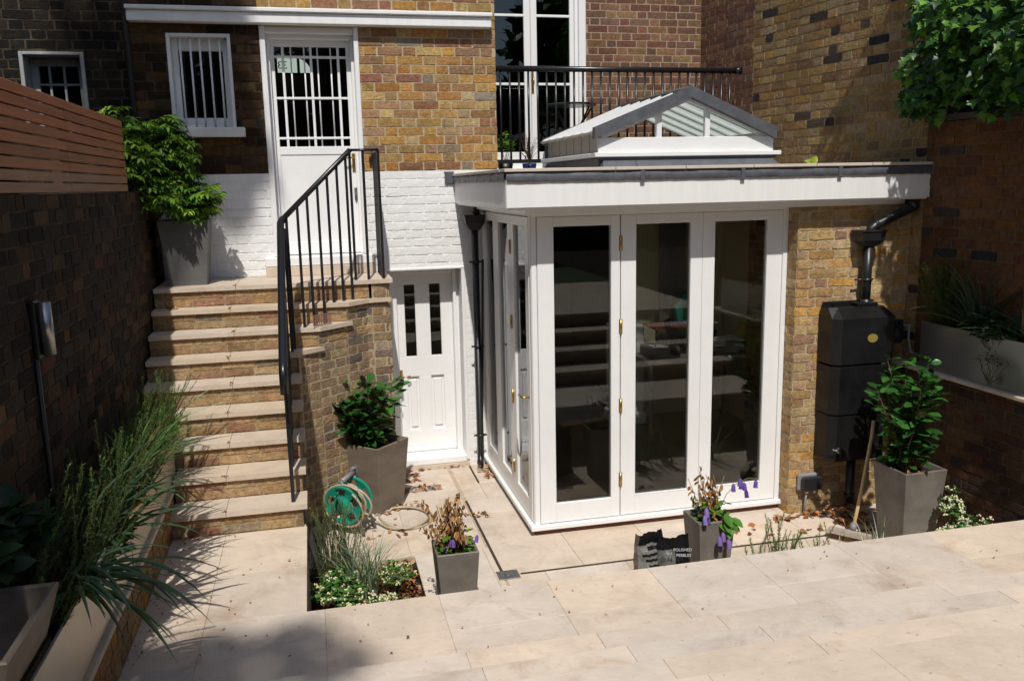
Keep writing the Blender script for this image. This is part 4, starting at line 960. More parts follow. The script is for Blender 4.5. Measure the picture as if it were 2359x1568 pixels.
# ------------------------------------------------------------------ room contents
dk = thing('desk', 'office desk with metal legs seen through the right-hand windows', 'desk', (2.4, .3, -2.69))
m_ = MB(); m_.bbox(1.78, 2.97, .08, .75, -1.945, -1.915, .003); m_.build('desk_top', DESK, dk)
for x, y in ((1.82, .12), (2.93, .12), (1.82, .71), (2.93, .71)):
    m_ = MB(); m_.bbox(x-.02, x+.02, y-.02, y+.02, -2.694, -1.945); m_.build('leg', GREYP, dk)
def simple(nm, fn, mat, lab, cat, grp=None): m_ = MB(); fn(m_); return tag(m_.build(nm, mat), lab, cat, grp)
pr = thing('printer', 'small grey printer with paper on the desk', 'printer', (1.95, .3, -1.91))
m_ = MB(); m_.bbox(1.84, 2.16, .16, .48, -1.913, -1.80, .01); m_.build('body', pm('printer_grey', (.12, .13, .14), .4, .05, 5, 0), pr); m_ = MB(); m_.bbox(1.88, 2.1, .19, .34, -1.799, -1.794, .001); m_.build('paper_sheet', PAPER, pr)
sh = thing('desk_shelf', 'dark raised desk shelf holding purple cloth behind the middle pane', 'shelf', (2.1, .3, -1.91))
m_ = MB(); m_.bbox(1.9, 2.45, .2, .55, -1.62, -1.60, .002); m_.build('top', REDP, sh)
for x in (1.91, 2.44): m_ = MB(); m_.tube([(x, .22, -1.913), (x, .22, -1.62)], .006, 6); m_.build('leg', BLACK, sh)
simple('cloth_bundle', lambda m_: [m_.tube([(2.08+.06*i, .3, -1.585), (2.12+.06*i, .33, -1.575)], .02, 8) for i in range(5)], PURPLE, 'crumpled purple cloth on the raised desk shelf', 'cloth')
oc = thing('desk_monitor', 'black thin monitor edge standing on the desk behind the middle pane', 'monitor', (2.0, .15, -1.91))
m_ = MB(); m_.add([(1.97, .14, -1.52), (2.02, .14, -1.50), (2.13, .16, -1.88), (2.06, .16, -1.88), (1.97, .17, -1.52), (2.02, .17, -1.50), (2.13, .19, -1.88), (2.06, .19, -1.88)], [(0, 3, 2, 1), (4, 5, 6, 7), (0, 1, 5, 4), (1, 2, 6, 5), (3, 0, 4, 7)]); m_.build('stand', BLACKP, oc)
pp = thing('paper_pile', 'messy pile of white papers on the desk behind the right pane', 'papers', (2.7, .3, -1.91))
rnd = random.Random(5); m_ = MB()
for i in range(14):
    a = rnd.uniform(-.5, .5); c, s_ = math.cos(a), math.sin(a); cx, cy, z = 2.72+rnd.uniform(-.03, .03), .30+rnd.uniform(-.03, .03), -1.912+i*.011
    q = [(cx+x*c-y*s_, cy+x*s_+y*c) for x, y in ((-.16, -.11), (.16, -.11), (.16, .11), (-.16, .11))]; m_.prism(q, z, z+.008)
m_.build('sheets', PAPER, pp)
simple('envelope', lambda m_: [m_.prism([(2.3+i*.03, .12), (2.52+i*.03, .14), (2.5+i*.03, .26), (2.28+i*.03, .24)], -1.913+i*.006, -1.909+i*.006) for i in range(3)], REDP, 'red striped envelopes flat on the desk edge', 'envelopes')
pc = thing('pen_cup', 'dark cup of pens on the desk by the papers', 'cup', (2.66, .6, -1.91))
m_ = MB(); m_.tube([(2.72, .6, -1.913), (2.72, .6, -1.72)], .05, 12); m_.build('cup', INT_DARK, pc); m_ = MB()
for i in range(6): m_.tube([(2.70+.01*i, .6, -1.75), (2.68+.018*i, .6, -1.62-.02*(i % 3))], .005, 5)
m_.build('pens', BLACKP, pc)
m_ = MB(); vs = []; nn = 40
for i in range(nn+1): vs += [(2.18+.30*i/nn, .78+.022*math.sin(i*1.25), -.36), (2.18+.30*i/nn, .78+.022*math.sin(i*1.25), -2.0)]
m_.add(vs, [[2*i, 2*i+1, 2*i+3, 2*i+2] for i in range(nn)], 0, (1, 1, 1), True); tag(m_.build('curtain', CURTAIN), 'grey pleated curtain hanging inside behind the middle pane', 'curtain')
m_ = MB(); m_.add([(2.20, .4, -1.42), (2.34, .4, -1.30), (2.40, .42, -1.5), (2.30, .4, -1.74), (2.24, .4, -1.62), (2.20, .46, -1.42), (2.34, .46, -1.30), (2.40, .48, -1.5), (2.30, .46, -1.74), (2.24, .46, -1.62)],
              [(0, 4, 3, 2, 1), (5, 6, 7, 8, 9), (0, 1, 6, 5), (1, 2, 7, 6), (2, 3, 8, 7), (3, 4, 9, 8), (4, 0, 5, 9)]); tag(m_.build('carrier_bag', TURQ), 'turquoise bag hanging inside behind the middle pane', 'bag')
simple('white_plinth', lambda m_: (m_.bbox(1.60, 1.92, .55, .85, -2.69, -1.62, .01), m_.bbox(1.58, 1.94, .53, .87, -2.69, -2.56, .01)), WHITE, 'white boxed-in column low inside behind the middle pane', 'column')
simple('desk_lamp', lambda m_: (m_.tube([(2.93, .3, -1.913), (2.93, .3, -1.7)], .01, 8), m_.tube([(2.93, .3, -1.78), (2.93, .3, -1.62)], [.08, .045], 16)), pm('amber_shade', (.5, .3, .06), .6, .1, 5, 0), 'small amber lamp at the right end of the desk', 'lamp')

# ------------------------------------------------------------------ planters, pots
def planter(name, label, cx, cy, a0, a1, z0, z1, rot, mat, th=.02, group=None):
    t_ = thing(name, label, 'planter', (cx, cy, z0), group); m_ = MB(); m_.frustum(cx, cy, a0, a1, z0, z1, rot, th); m_.build('shell', mat, t_)
    m_ = MB(); k = a1-th-.001; c, s_ = math.cos(rot), math.sin(rot)
    m_.prism([(cx+x*c-y*s_, cy+x*s_+y*c) for x, y in ((-k, -k), (k, -k), (k, k), (-k, k))], z1-.06, z1-.045); m_.build('soil', SOIL, t_)
    return t_
planter('tapered_planter', 'tall bluish-grey square planter on the stair landing holding wisteria', -2.425, -.365, .14, .19, ZL, -.36, .02, FIBRE_L, .02, 'tall square tapered planters')
planter('tapered_planter', 'grey-brown square planter turned cornerwise before the small white door', -1.03, -.85, .155, .20, ZP, -2.20, R(45), FIBRE_B, .02, 'tall square tapered planters')
planter('tapered_planter', 'tall grey square planter in the right corner holding a camellia', 2.60, -2.76, .125, .17, ZP, -2.15, R(2), FIBRE, .014, 'tall square tapered planters')
planter('small_planter', 'small grey tapered pot with mostly dead brown flowers beside the bed', -.698, -2.90, .095, .128, ZP, -2.30, 0, FIBRE, .014, 'small square tapered pots')
planter('small_planter', 'small grey tapered pot with purple bellflowers beside the plastic bags', .998, -2.88, .092, .126, ZP, -2.30, 0, FIBRE, .014, 'small square tapered pots')
t_ = thing('corner_planter', 'large grey-brown tapered planter cropped at the bottom left corner', 'planter', (-2.6, -4.9, -1.74))
m_ = MB(); m_.frustum(-2.592, -4.99, .15, .228, -1.74, -1.455, 0, .024, 0, .20, .268); m_.build('shell', FIBRE_B, t_); m_ = MB(); m_.box(-2.785, -2.40, -5.22, -4.76, -1.66, -1.635); m_.build('soil', SOIL, t_)

# ------------------------------------------------------------------ plants
def rv(rnd, s_=1): return Vector((rnd.uniform(-s_, s_), rnd.uniform(-s_, s_), rnd.uniform(-s_, s_)))
def leaf(mb, p, d, n, L, W, col, fold=.25, droop=.2, kind='oval'):
    d = Vector(d).normalized(); n = Vector(n); n = n-d*n.dot(d); n = n.normalized() if n.length > 1e-5 else d.orthogonal().normalized(); s_ = d.cross(n)
    p = Vector(p)
    if kind == 'oval': prof = ((0, 0), (.25, .36), (.55, .5), (.82, .3), (1, 0))
    elif kind == 'lance': prof = ((0, 0), (.3, .45), (.65, .36), (1, 0))
    elif kind == 'lobe': prof = ((0, .1), (.12, .46), (.3, .22), (.45, .5), (.62, .2), (1, 0))
    else: prof = ((0, 0), (.5, .5), (1, 0))
    mid = []; lf_ = []; rt = []
    for t_, w_ in prof:
        q = p+d*(t_*L)-n*(droop*L*t_*t_); mid.append(q); lf_.append(q+s_*(w_*W)+n*(fold*w_*W)); rt.append(q-s_*(w_*W)+n*(fold*w_*W))
    m = len(prof); vs = [tuple(v) for v in mid+lf_+rt]; fs = []
    for i in range(m-1):
        fs.append([i, i+1, m+i+1, m+i]); fs.append([i+1, i, 2*m+i, 2*m+i+1])
    fs = [[k for j, k in enumerate(f) if not (prof[0][1] == 0 and k in (m, 2*m)) and not (k in (2*m-1, 3*m-1))] for f in fs]
    mb.add(vs, [f for f in fs if len(f) >= 3], 0, col, True)
def vary(c, rnd, k=.25): q = rnd.uniform(1-k, 1+k); return (c[0]*q*rnd.uniform(.9, 1.15), c[1]*q, c[2]*q*rnd.uniform(.8, 1.1))
def blade(mb, p, az, L, W, lean, curl, cols, rnd, n=7, edge=None):
    """arching strap leaf"""
    d = Vector((math.cos(az)*math.sin(lean), math.sin(az)*math.sin(lean), math.cos(lean))); side = Vector((-math.sin(az), math.cos(az), 0)); p = Vector(p)
    tw = rnd.uniform(-.3, .3); vs = []; h = Vector((math.cos(az), math.sin(az), 0))
    for i in range(n+1):
        t_ = i/n; w_ = W*(1-t_**2.2)*(.55+.45*min(1, t_*4)) if i < n else 0.0003
        a = tw*t_; s_ = side*math.cos(a)+d.cross(side)*math.sin(a); up = d.cross(s_)
        vs += [tuple(p-s_*w_/2+up*w_*.12), tuple(p), tuple(p+s_*w_/2+up*w_*.12)]
        p = p+d*(L/n); ax = curl*L/n; d = (d+(h*.6-Vector((0, 0, 1)))*ax*(.4+t_)).normalized()
    fs = []; 
    for i in range(n): fs += [[3*i, 3*i+1, 3*i+4, 3*i+3], [3*i+1, 3*i+2, 3*i+5, 3*i+4]]
    mb.add(vs, fs[0::2], 0, cols, True); o = len(mb.v)-len(vs)
    for f in fs[1::2]: mb.f.append([o+k for k in f]); mb.m.append(0); mb.c.append(edge or cols); mb.sm.append(True)
def rosemary(name, label, spots, mat, seed,  colr=(.06, .11, .03), nl=.028, group=None, par=None, cat='shrub', dens=2):
    rnd = random.Random(seed); m_ = MB(); st = MB()
    for (x, y, z, H, lx, ly) in spots:
        p = Vector((x, y, z)); d = Vector((lx+rnd.uniform(-.15, .15), ly+rnd.uniform(-.15, .15), 1)).normalized(); pts = [tuple(p)]
        n = int(H/.007); c0 = vary(colr, rnd, .3); cv = Vector((rnd.uniform(-.5, .5), rnd.uniform(-.5, .5), .2))
        for i in range(n):
            p = p+d*.007; d = (d+cv*.01+rv(rnd, .02)).normalized()
            if i % 8 == 7: pts.append(tuple(p))
            if i < 3: continue
            for q in range(dens):
                az = rnd.uniform(0, 6.28); o = d.orthogonal().normalized(); o.rotate(Matrix.Rotation(az, 3, d)); dd = (d*.55+o).normalized(); L = nl*rnd.uniform(.7, 1.2)*(1-.5*i/n)
                s_ = dd.cross(d).normalized()*.0024; a = p; b = p+dd*L
                c = vary(c0, rnd, .2); 
                if i > n*.8: c = (c[0]*1.5, c[1]*1.5, c[2]*1.2)
                m_.add([tuple(a-s_), tuple(a+s_), tuple(b)], [(0, 1, 2)], 0, c)
        pts.append(tuple(p)); st.tube(pts, [.0022*(1-.6*i/len(pts)) for i in range(len(pts))], 4, 0, (.10, .09, .045), False)
    t_ = thing(name, label, cat, (spots[0][0], spots[0][1], spots[0][2]), group); m_.build('needles', mat, t_); st.build('stems', LEAFM, t_); return t_
def strap(name, label, cx, cy, z, n, L, W, col, seed, lean=(.15, .9), az=None, curl=1.6, group=None, edge=None, cat='strappy plant', spread=.05):
    rnd = random.Random(seed); m_ = MB()
    for i in range(n):
        a = rnd.uniform(0, 6.28) if az is None else rnd.gauss(az[0], az[1]); l = L*rnd.uniform(.55, 1.15)
        c = vary(col, rnd, .35); e = edge if edge is None else vary(edge, rnd, .2)
        if rnd.random() < .08: c = vary((.24, .17, .08), rnd, .3); e = c; l *= .8
        blade(m_, (cx+rnd.uniform(-spread, spread), cy+rnd.uniform(-spread, spread), z), a, l, W*rnd.uniform(.7, 1.15), rnd.uniform(*lean), curl*rnd.uniform(.5, 1.4)/max(.3, L), c, rnd, 8, e)
    o = m_.build(name, LEAFM); return tag(o, label, cat, group)

# camellias
def camellia(label, cx, cy, z, H, spread, nst, seed, nleaf, group, lean=(0, 0), bare=.1, L=.075):
    rnd = random.Random(seed); t_ = thing('camellia', label, 'shrub', (cx, cy, z), group); lv = MB(); st = MB()
    for s_ in range(nst):
        a = 6.28*s_/nst+rnd.uniform(-.5, .5); p = Vector((cx+.02*math.cos(a), cy+.02*math.sin(a), z)); k = spread*rnd.uniform(.3, 1)/H
        d = Vector((math.cos(a)*k+lean[0], math.sin(a)*k+lean[1], 1)).normalized(); h = H*rnd.uniform(.7, 1.0); n = 12; pts = [tuple(p)]
        for i in range(n):
            p = p+d*h/n; d = (d+rv(rnd, .13)+Vector((0, 0, .04))).normalized(); pts.append(tuple(p))
            if i < n*bare: continue
            for q in range(max(1, nleaf//(nst*n))):
                aa = rnd.uniform(0, 6.28); o = Vector((math.cos(aa), math.sin(aa), rnd.uniform(-.1, .5))).normalized(); b = p+d*rnd.uniform(-.5, .5)*h/n
                ln = rnd.uniform(.0, .09)*(1 if i < n-2 else .4); e = b+o*ln
                if ln > .03: st.tube([tuple(b), tuple(e)], .0015, 3, 0, (.16, .10, .05), False)
                c = rnd.choice([(.022, .085, .018), (.03, .11, .02), (.018, .065, .016), (.045, .15, .025)])
                leaf(lv, e, o+Vector((0, 0, rnd.uniform(-.2, .5))), Vector((0, 0, 1))+rv(rnd, .6), L*rnd.uniform(.7, 1.15), L*.52*rnd.uniform(.85, 1.1), vary(c, rnd, .2), .22, .18)
        st.tube(pts, [.006*(1-.7*i/len(pts)) for i in range(len(pts))], 5, 0, (.13, .08, .04), False)
    lv.build('foliage', LEAF, t_); st.build('stems', pm('camellia_stem', None, .7, .2, 30, .3), t_); return t_
camellia('glossy dark green camellia in the cornerwise planter by the small door', -1.06, -.88, -2.25, .60, .36, 10, 3, 420, 'glossy camellias in planters', (-.18, -.10), .06, .12)
camellia('tall glossy camellia with bare stem in the right corner planter', 2.56, -2.78, -2.20, .84, .26, 12, 5, 640, 'glossy camellias in planters', (-.06, -.06), .06, .10)
# wisteria
rnd = random.Random(12); lv = MB(); st = MB()
wis = thing('wisteria', 'bright green wisteria spilling from the landing planter over the fence end', 'climber', (-2.42, -.37, -.42))
def pinnate(lv, st, p, d, L, rnd, base):
    n = rnd.randint(5, 6); p = Vector(p); d = Vector(d).normalized(); q = [tuple(p)]
    side = d.cross(Vector((0, 0, 1))); side = side.normalized() if side.length > .1 else Vector((1, 0, 0)); up = side.cross(d)
    c0 = vary(base, rnd, .35)
    for i in range(n):
        p = p+d*L/n; d = (d+Vector((0, 0, -.11))+rv(rnd, .08)).normalized(); q.append(tuple(p))
        for s_ in (-1, 1):
            dd = (side*s_+d*.55+up*rnd.uniform(-.5, .4)); leaf(lv, p, dd, up+rv(rnd, .25), .062*rnd.uniform(.8, 1.15), .026, vary(c0, rnd, .18), .25, .3, 'lance')
    leaf(lv, p, d, up, .065, .026, vary(c0, rnd, .15), .25, .25, 'lance'); st.tube(q, .0012, 3, 0, (.10, .16, .03), False)
tgt = []
for i in range(38):
    t_ = i/37
    tgt.append(rnd.choice([(-2.80, -.62, .46), (-2.84, -.75, .36), (-2.70, -.6, .30), (-2.86, -.8, .2), (-2.62, -.5, .44), (-2.45, -.45, .34), (-2.32, -.5, .10), (-2.27, -.5, -.06), (-2.28, -.52, -.2), (-2.62, -.7, -.15), (-2.8, -.8, .08), (-2.5, -.6, -.22), (-2.75, -.9, .20), (-2.42, -.5, .22), (-2.55, -.6, .15)]))
for (tx, ty, tz) in tgt:
    a = Vector((-2.40+rnd.uniform(-.05, .05), -.37+rnd.uniform(-.04, .04), -.41)); b = Vector((tx, ty, tz))+rv(rnd, .09); m = (a+b)/2+Vector((0, 0, .12))+rv(rnd, .08); pts = []
    for i in range(11):
        t_ = i/10; p = a*(1-t_)**2+m*2*t_*(1-t_)+b*t_*t_; pts.append(tuple(p))
        if i > 2:
            for q in range(2):
                az = rnd.uniform(0, 6.28); dd = Vector((math.cos(az), math.sin(az)*.8-.25, rnd.uniform(-.4, .55)))
                pinnate(lv, st, p+rv(rnd, .02), dd, rnd.uniform(.09, .155), rnd, rnd.choice([(.14, .27, .03), (.18, .31, .04), (.10, .20, .025), (.07, .15, .02)]))
    st.tube(pts, [.005*(1-.6*i/11) for i in range(11)], 5, 0, (.07, .06, .03), False)
lv.build('foliage', LEAFM, wis); st.build('stems', LEAFM, wis)
# ivy on the right wall
rnd = random.Random(21); lv = MB(); ivy = thing('ivy', 'dense lobed ivy hanging over the right garden wall', 'climber', (3.3, -3, .28))
def wallx(y): return 3.132+(-2.06-y)*.1484
cl = []
for i in range(230):
    y = rnd.uniform(-6.2, -2.16); z = .42+rnd.random()*2.3; dep = rnd.random()**1.5*.5; r = rnd.uniform(.12, .22)
    if y > -2.5: dep *= .35
    cl.append((wallx(y)-.02-dep*(1-.3*abs(z-1.2)/1.5), y, z, r))
for i in range(90):
    y = rnd.uniform(-3.9, -2.12); cl.append((wallx(y)-.02-rnd.random()*.22, y, rnd.uniform(.33, 1.3), rnd.uniform(.12, .2)))
for i in range(46):
    y = rnd.uniform(-5.3, -3.7); cl.append((wallx(y)-rnd.uniform(.35, .75), y, rnd.uniform(.35, 1.35), rnd.uniform(.14, .22)))  # out-of-view clumps added to cast shade on the steel trough

for (cx, cy, cz, r) in cl:
    for q in range(60):
        o = Vector((rnd.gauss(0, 1), rnd.gauss(0, 1), rnd.gauss(0, 1))).normalized(); p = Vector((cx, cy, cz))+o*r*rnd.uniform(.6, 1.05)
        if p.x > wallx(p.y)+.25 or p.y > -2.02: continue
        c = rnd.choice([(.035, .10, .018), (.07, .18, .02), (.11, .25, .025), (.025, .07, .02)]); dd = Vector((-.4+rnd.uniform(-.8, .8), rnd.uniform(-1, .3), -.5+rnd.uniform(-.5, .4)))
        leaf(lv, p, dd, Vector((-.7, -.6, .6))+rv(rnd, .5), .078*rnd.uniform(.7, 1.2), .078*rnd.uniform(.8, 1.1), vary(c, rnd, .25), .2, .25, 'lobe')
lv.build('foliage', pm('ivy_leaf', None, .42, .25, 20, .12, 40, spec=.4, trans=.2), ivy)
st = MB()
for i in range(14):
    y = -2.2-i*.28; pts = [(wallx(y)+.1, y, .3)]
    for k in range(8): pts.append((wallx(y)+.05-k*.03+rnd.uniform(-.04, .04), y+rnd.uniform(-.06, .06)*k, .3+k*.27))
    st.tube(pts, .012, 5)
st.build('stems', BARK, ivy)
tf = thing('trellis_fence', 'dark timber fence hidden under the ivy on the right wall', 'fence', (3.4, -4, .3))
for i in range(8):
    m_ = MB(); z = .305+i*.2; k = .01*(i % 2); m_.prism([(3.29+k, -2.15), (3.305+k, -2.15), (3.955+k, -6.4), (3.94+k, -6.4)], z, z+.203); m_.build('board', INT_DARK, tf)  # near-black boards closed up to put darkness behind the ivy gaps
# tall dark garden trees behind the camera and the shade tree on the left
def tree(name, label, x, y, z0, H, rad, seed, dens=1.0, trunk_r=.12, leafs=.14, crowns=None, col=(.04, .09, .02)):
    rnd = random.Random(seed); t_ = thing(name, label, 'tree', (x, y, z0), 'trees behind the terrace'); st = MB(); lv = MB()
    top = Vector((x, y, z0+H)); st.tube([(x, y, z0), (x+.1, y, z0+H*.35), (x, y+.1, z0+H*.7), tuple(top)], [trunk_r, trunk_r*.8, trunk_r*.5, .02], 8)
    cr = crowns or [(x+rnd.uniform(-rad, rad)*.6, y+rnd.uniform(-rad, rad)*.6, z0+H*rnd.uniform(.35, 1), rad*rnd.uniform(.3, .5)) for _ in range(14)]
    for (cx, cy, cz, r) in cr:
        b = Vector((x, y, min(cz-.2, z0+H*.6))); st.tube([tuple(b), tuple((b+Vector((cx, cy, cz)))/2+Vector((0, 0, .1))), (cx, cy, cz)], [.04, .03, .01], 5)
        for q in range(int(150*dens*max(.4, r))):
            o = Vector((rnd.gauss(0, 1), rnd.gauss(0, 1), rnd.gauss(0, 1))).normalized(); p = Vector((cx, cy, cz))+o*r*rnd.random()**.45
            leaf(lv, p, o+rv(rnd, .8), rv(rnd, 1), leafs*rnd.uniform(.7, 1.3), leafs*.7, vary(col, rnd, .3), .1, .2, 'x')
    st.build('trunk', BARK, t_); lv.build('crown', LEAFM, t_)
def ray(px, py, pz, t_): return (px-.155*t_, py-t_, pz+1.4*t_)
cr = []
rnd = random.Random(2)
# shadow targets: upper-left facade (soft shade), stair's left edge, terrace bottom-left
for (px, pz, r) in ((-2.9, 1.2, .5), (-2.35, 1.1, .42), (-2.9, .6, .45), (-2.3, .75, .40), (-2.05, 1.15, .22), (-2.75, .1, .4), (-2.25, .25, .30), (-2.05, .55, .20), (-2.1, -.12, .20), (-1.92, .12, .16)):
    cr.append((*ray(px, 0, pz, 6.6+rnd.uniform(-.3, .3)), r))
tree('shade_tree', 'leafy tree beyond the left wall that shades the steps and door', -4.6, -6.9, -2.3, 10.5, 1.0, 61, 6.5, .13, .10, cr)
cr = []
for (px, py, r) in ((-2.0, -3.85, .16), (-1.62, -3.86, .15), (-1.78, -4.05, .2), (-1.45, -4.15, .16), (-2.25, -4.1, .22), (-2.1, -4.35, .25), (-1.7, -4.4, .25)  , (-2.4, -3.8, .15)):
    cr.append((*ray(px, py, ZT, 10+rnd.uniform(-.5, .5)), r))
tree('garden_tree', 'thin tree behind the terrace casting dappled shade on the paving', -4.2, -14.6, -1.7, 14.2, .6, 62, 3.2, .1, .10, cr)
for i, (x, y, H, rr) in enumerate([(-6, -14, 5.2, 2.0), (-3, -15.5, 5.0, 2.2), (.2, -16, 5.6, 2.4), (3.4, -15.5, 5.4, 2.3), (6.5, -15, 6, 2.3), (8.5, -11, 6, 2.0)]):
    tree('garden_tree', ['dark bushy tree far behind the terrace at left', 'round dark tree behind the terrace left of centre', 'broad dark tree in the middle behind the terrace', 'broad dark tree behind the terrace right of centre', 'dark tree far behind the terrace at right', 'dark tree beyond the right garden wall'][i], x, y, -1.8, H, rr, 70+i, 1.6, .15, .42, None, (.025, .055, .015))
m_ = MB(); m_.box(-8, 10, -19, -18.6, -2, 2.6); tag(m_.build('rear_wall', MORT_DK), 'dark wall closing the far end of the garden', 'wall')
m_ = MB(); m_.box(-2.66, 3.3, -18, -8.62, -1.85, -1.70); tag(m_.build('lawn', pm('lawn_green', (.03, .06, .015), .9, .4, 30, .5)), 'upper lawn behind the steps', None, kind='structure')

# left bed planting
rnd = random.Random(33)
def rspots(n, x0, x1, y0, y1, z, h0, h1, lx, ly): return [(rnd.uniform(x0, x1), rnd.uniform(y0, y1), z, rnd.uniform(h0, h1), lx+rnd.uniform(-.2, .35), ly+rnd.uniform(-.25, .25)) for _ in range(n)]
ROS = (.055, .10, .028)
G1 = 'rosemary bushes in the left trough'; G2 = 'strappy plants in the left trough'
rosemary('rosemary', 'tall rosemary at the stair end of the left trough', rspots(100, -2.64, -2.42, -2.6, -1.95, -1.74, .25, .52, .28, .12), LEAFM, 34, (.09, .17, .03), group=G1)
rosemary('rosemary', 'sprawling rosemary in the middle of the left trough', rspots(80, -2.62, -2.40, -3.4, -2.6, -1.74, .24, .50, .45, 0), LEAFM, 35, (.06, .12, .03), group=G1)
rosemary('rosemary', 'dark rosemary in the left trough next to the corner planter', rspots(90, -2.65, -2.41, -4.6, -3.4, -1.74, .26, .56, .28, 0), LEAFM, 36, ROS, group=G1)
strap('astelia', 'long silvery strap leaves arching out over the front end of the left trough', -2.46, -4.30, -1.70, 44, .56, .030, (.05, .10, .055), 37, (.6, 1.3), (-.35, .6), 3.0, G2, (.12, .19, .13))
strap('astelia', 'broad dark strap leaves massed in the near half of the left trough', -2.50, -3.65, -1.72, 60, .50, .034, (.035, .075, .04), 137, (.25, 1.2), (-.1, 1.2), 2.0, G2, (.06, .10, .06), spread=.12)
strap('astelia', 'broad dark green strap leaves between two rosemary masses in the left trough', -2.52, -3.15, -1.72, 55, .48, .030, (.04, .10, .035), 138, (.2, 1.1), (0, 1.2), 1.8, G2, (.08, .15, .05), spread=.12)
strap('astelia', 'strap leaf plant spreading over the middle of the left trough', -2.48, -2.9, -1.72, 44, .46, .024, (.05, .12, .04), 38, (.3, 1.15), (.1, 1.1), 1.2, G2, (.10, .20, .07))
strap('astelia', 'light green grassy plant hanging over the stair end of the left trough', -2.46, -2.3, -1.72, 80, .40, .013, (.09, .19, .035), 39, (.3, 1.25), (.1, 1.1), 1.4, G2, (.14, .25, .07))
strap('astelia', 'pale striped strap leaves lying across the third stone step', -2.48, -1.98, -1.66, 9, .40, .022, (.22, .30, .20), 40, (.7, 1.15), (.1, .25), .7, G2, (.38, .45, .34))
def broad(name, label, cat, cx, cy, cz, rx, ry, rz_, n, L, col, seed, mat=LEAFM, flowers=0, fcol=(.75, .72, .5), group=None, kind='oval', W=.5, fsize=.008, low=-.2):
    rnd = random.Random(seed); t_ = thing(name, label, cat, (cx, cy, cz-rz_), group); lv = MB(); st = MB(); fl = MB()
    base = Vector((cx, cy, cz-rz_))
    for i in range(n):
        o = Vector((rnd.gauss(0, 1), rnd.gauss(0, 1), rnd.gauss(0, 1))).normalized(); 
        if o.z < low: o.z = -o.z*.5
        p = Vector((cx+o.x*rx*rnd.uniform(.4, 1), cy+o.y*ry*rnd.uniform(.4, 1), cz+o.z*rz_*rnd.uniform(.3, 1)))
        if i % 14 == 0: st.tube([tuple(base+rv(rnd, .02)), tuple((base+p)/2+rv(rnd, .02)), tuple(p)], [.003, .002, .001], 4, 0, (.08, .07, .03), False)
        for q in range(3):
            a = rnd.uniform(0, 6.28); dd = Vector((math.cos(a), math.sin(a), .25))+o*.6
            leaf(lv, p, dd, o+Vector((0, 0, 1))+rv(rnd, .3), L*rnd.uniform(.7, 1.2), L*W, vary(col, rnd, .35), .2, .2, kind)
        if flowers and rnd.random() < flowers and o.z > -.1:
            for q in range(rnd.randint(4, 9)):
                f = p+o*.012+rv(rnd, .014); fl.tube([tuple(f), tuple(f+Vector((0, 0, fsize)))], [fsize*.9, fsize*.5], 5, 0, vary(fcol, rnd, .12))
    lv.build('foliage', mat, t_); st.build('stems', LEAFM, t_)
    if flowers: tag(fl.build('flowers', PETAL, t_), None, None, None, 'stuff')
    return t_
broad('ground_cover', 'round-leaved trailing plant over the near half of the left trough', 'plant', -2.43, -3.75, -1.73, .08, .30, .09, 110, .055, (.025, .07, .025), 41)
broad('corner_foliage', 'small dark leafy plant inside the bottom left corner planter', 'plant', -2.64, -5.0, -1.52, .12, .15, .06, 26, .06, (.03, .10, .03), 42)
# big round-leaved dark shrub against left wall
broad('dark_shrub', 'dark broad-leaved shrub behind the corner planter at the left edge', 'shrub', -2.60, -4.55, -1.40, .12, .28, .22, 80, .12, (.018, .045, .018), 43)

# sunken bed planting
strap('blue_grass', 'silvery blue arching grass clump in the sunken bed', -1.22, -2.42, -2.80, 150, .50, .0095, (.13, .19, .12), 44, (.08, .75), None, 1.3, None, (.30, .36, .27), 'grass', .07)
rosemary('rosemary', 'feathery upright rosemary at the back of the sunken bed', [(rnd.uniform(-1.56, -1.28), rnd.uniform(-2.2, -1.98), -2.82, rnd.uniform(.34, .66), rnd.uniform(-.12, .12), rnd.uniform(-.1, .1)) for _ in range(80)], LEAFM, 45, (.13, .18, .08), .022)
broad('white_flower_shrub', 'low green shrub with creamy white flowers in the left of the sunken bed', 'shrub', -1.42, -2.74, -2.60, .17, .16, .17, 180, .038, (.06, .16, .03), 46, LEAF, .35, (.78, .74, .55), 'white flowered shrubs', 'oval', .5)
broad('white_flower_shrub', 'small white-budded shrub beside the leaf litter in the sunken bed', 'shrub', -1.03, -2.46, -2.66, .12, .12, .09, 85, .034, (.06, .16, .03), 47, LEAF, .4, (.78, .76, .5), 'white flowered shrubs', 'oval', .5)
broad('white_flower_shrub', 'low white-flowered shrub at the front edge of the sunken bed', 'shrub', -1.17, -3.0, -2.62, .22, .12, .13, 120, .034, (.07, .16, .03), 147, LEAF, .6, (.82, .78, .62), 'white flowered shrubs', 'oval', .5)
broad('white_flower_shrub', 'white-flowered shrub behind the terrace edge at the right corner', 'shrub', 2.80, -3.12, -2.55, .24, .12, .15, 150, .036, (.05, .14, .03), 48, LEAF, .55, (.82, .80, .66), 'white flowered shrubs', 'oval', .5)
broad('white_flower_shrub', 'upright white-flowered shrub against the right corner planter', 'shrub', 2.74, -3.02, -2.40, .09, .07, .17, 80, .036, (.05, .14, .03), 49, LEAF, .5, (.82, .80, .66), 'white flowered shrubs', 'oval', .5)
rosemary('rosemary', 'fine upright rosemary behind the terrace edge right of the flower pot', [(rnd.uniform(1.18, 1.52), rnd.uniform(-3.2, -2.95), -2.80, rnd.uniform(.30, .56), rnd.uniform(-.1, .1), rnd.uniform(-.05, .05)) for _ in range(30)], LEAFM, 50, (.17, .22, .10), .034, dens=4)
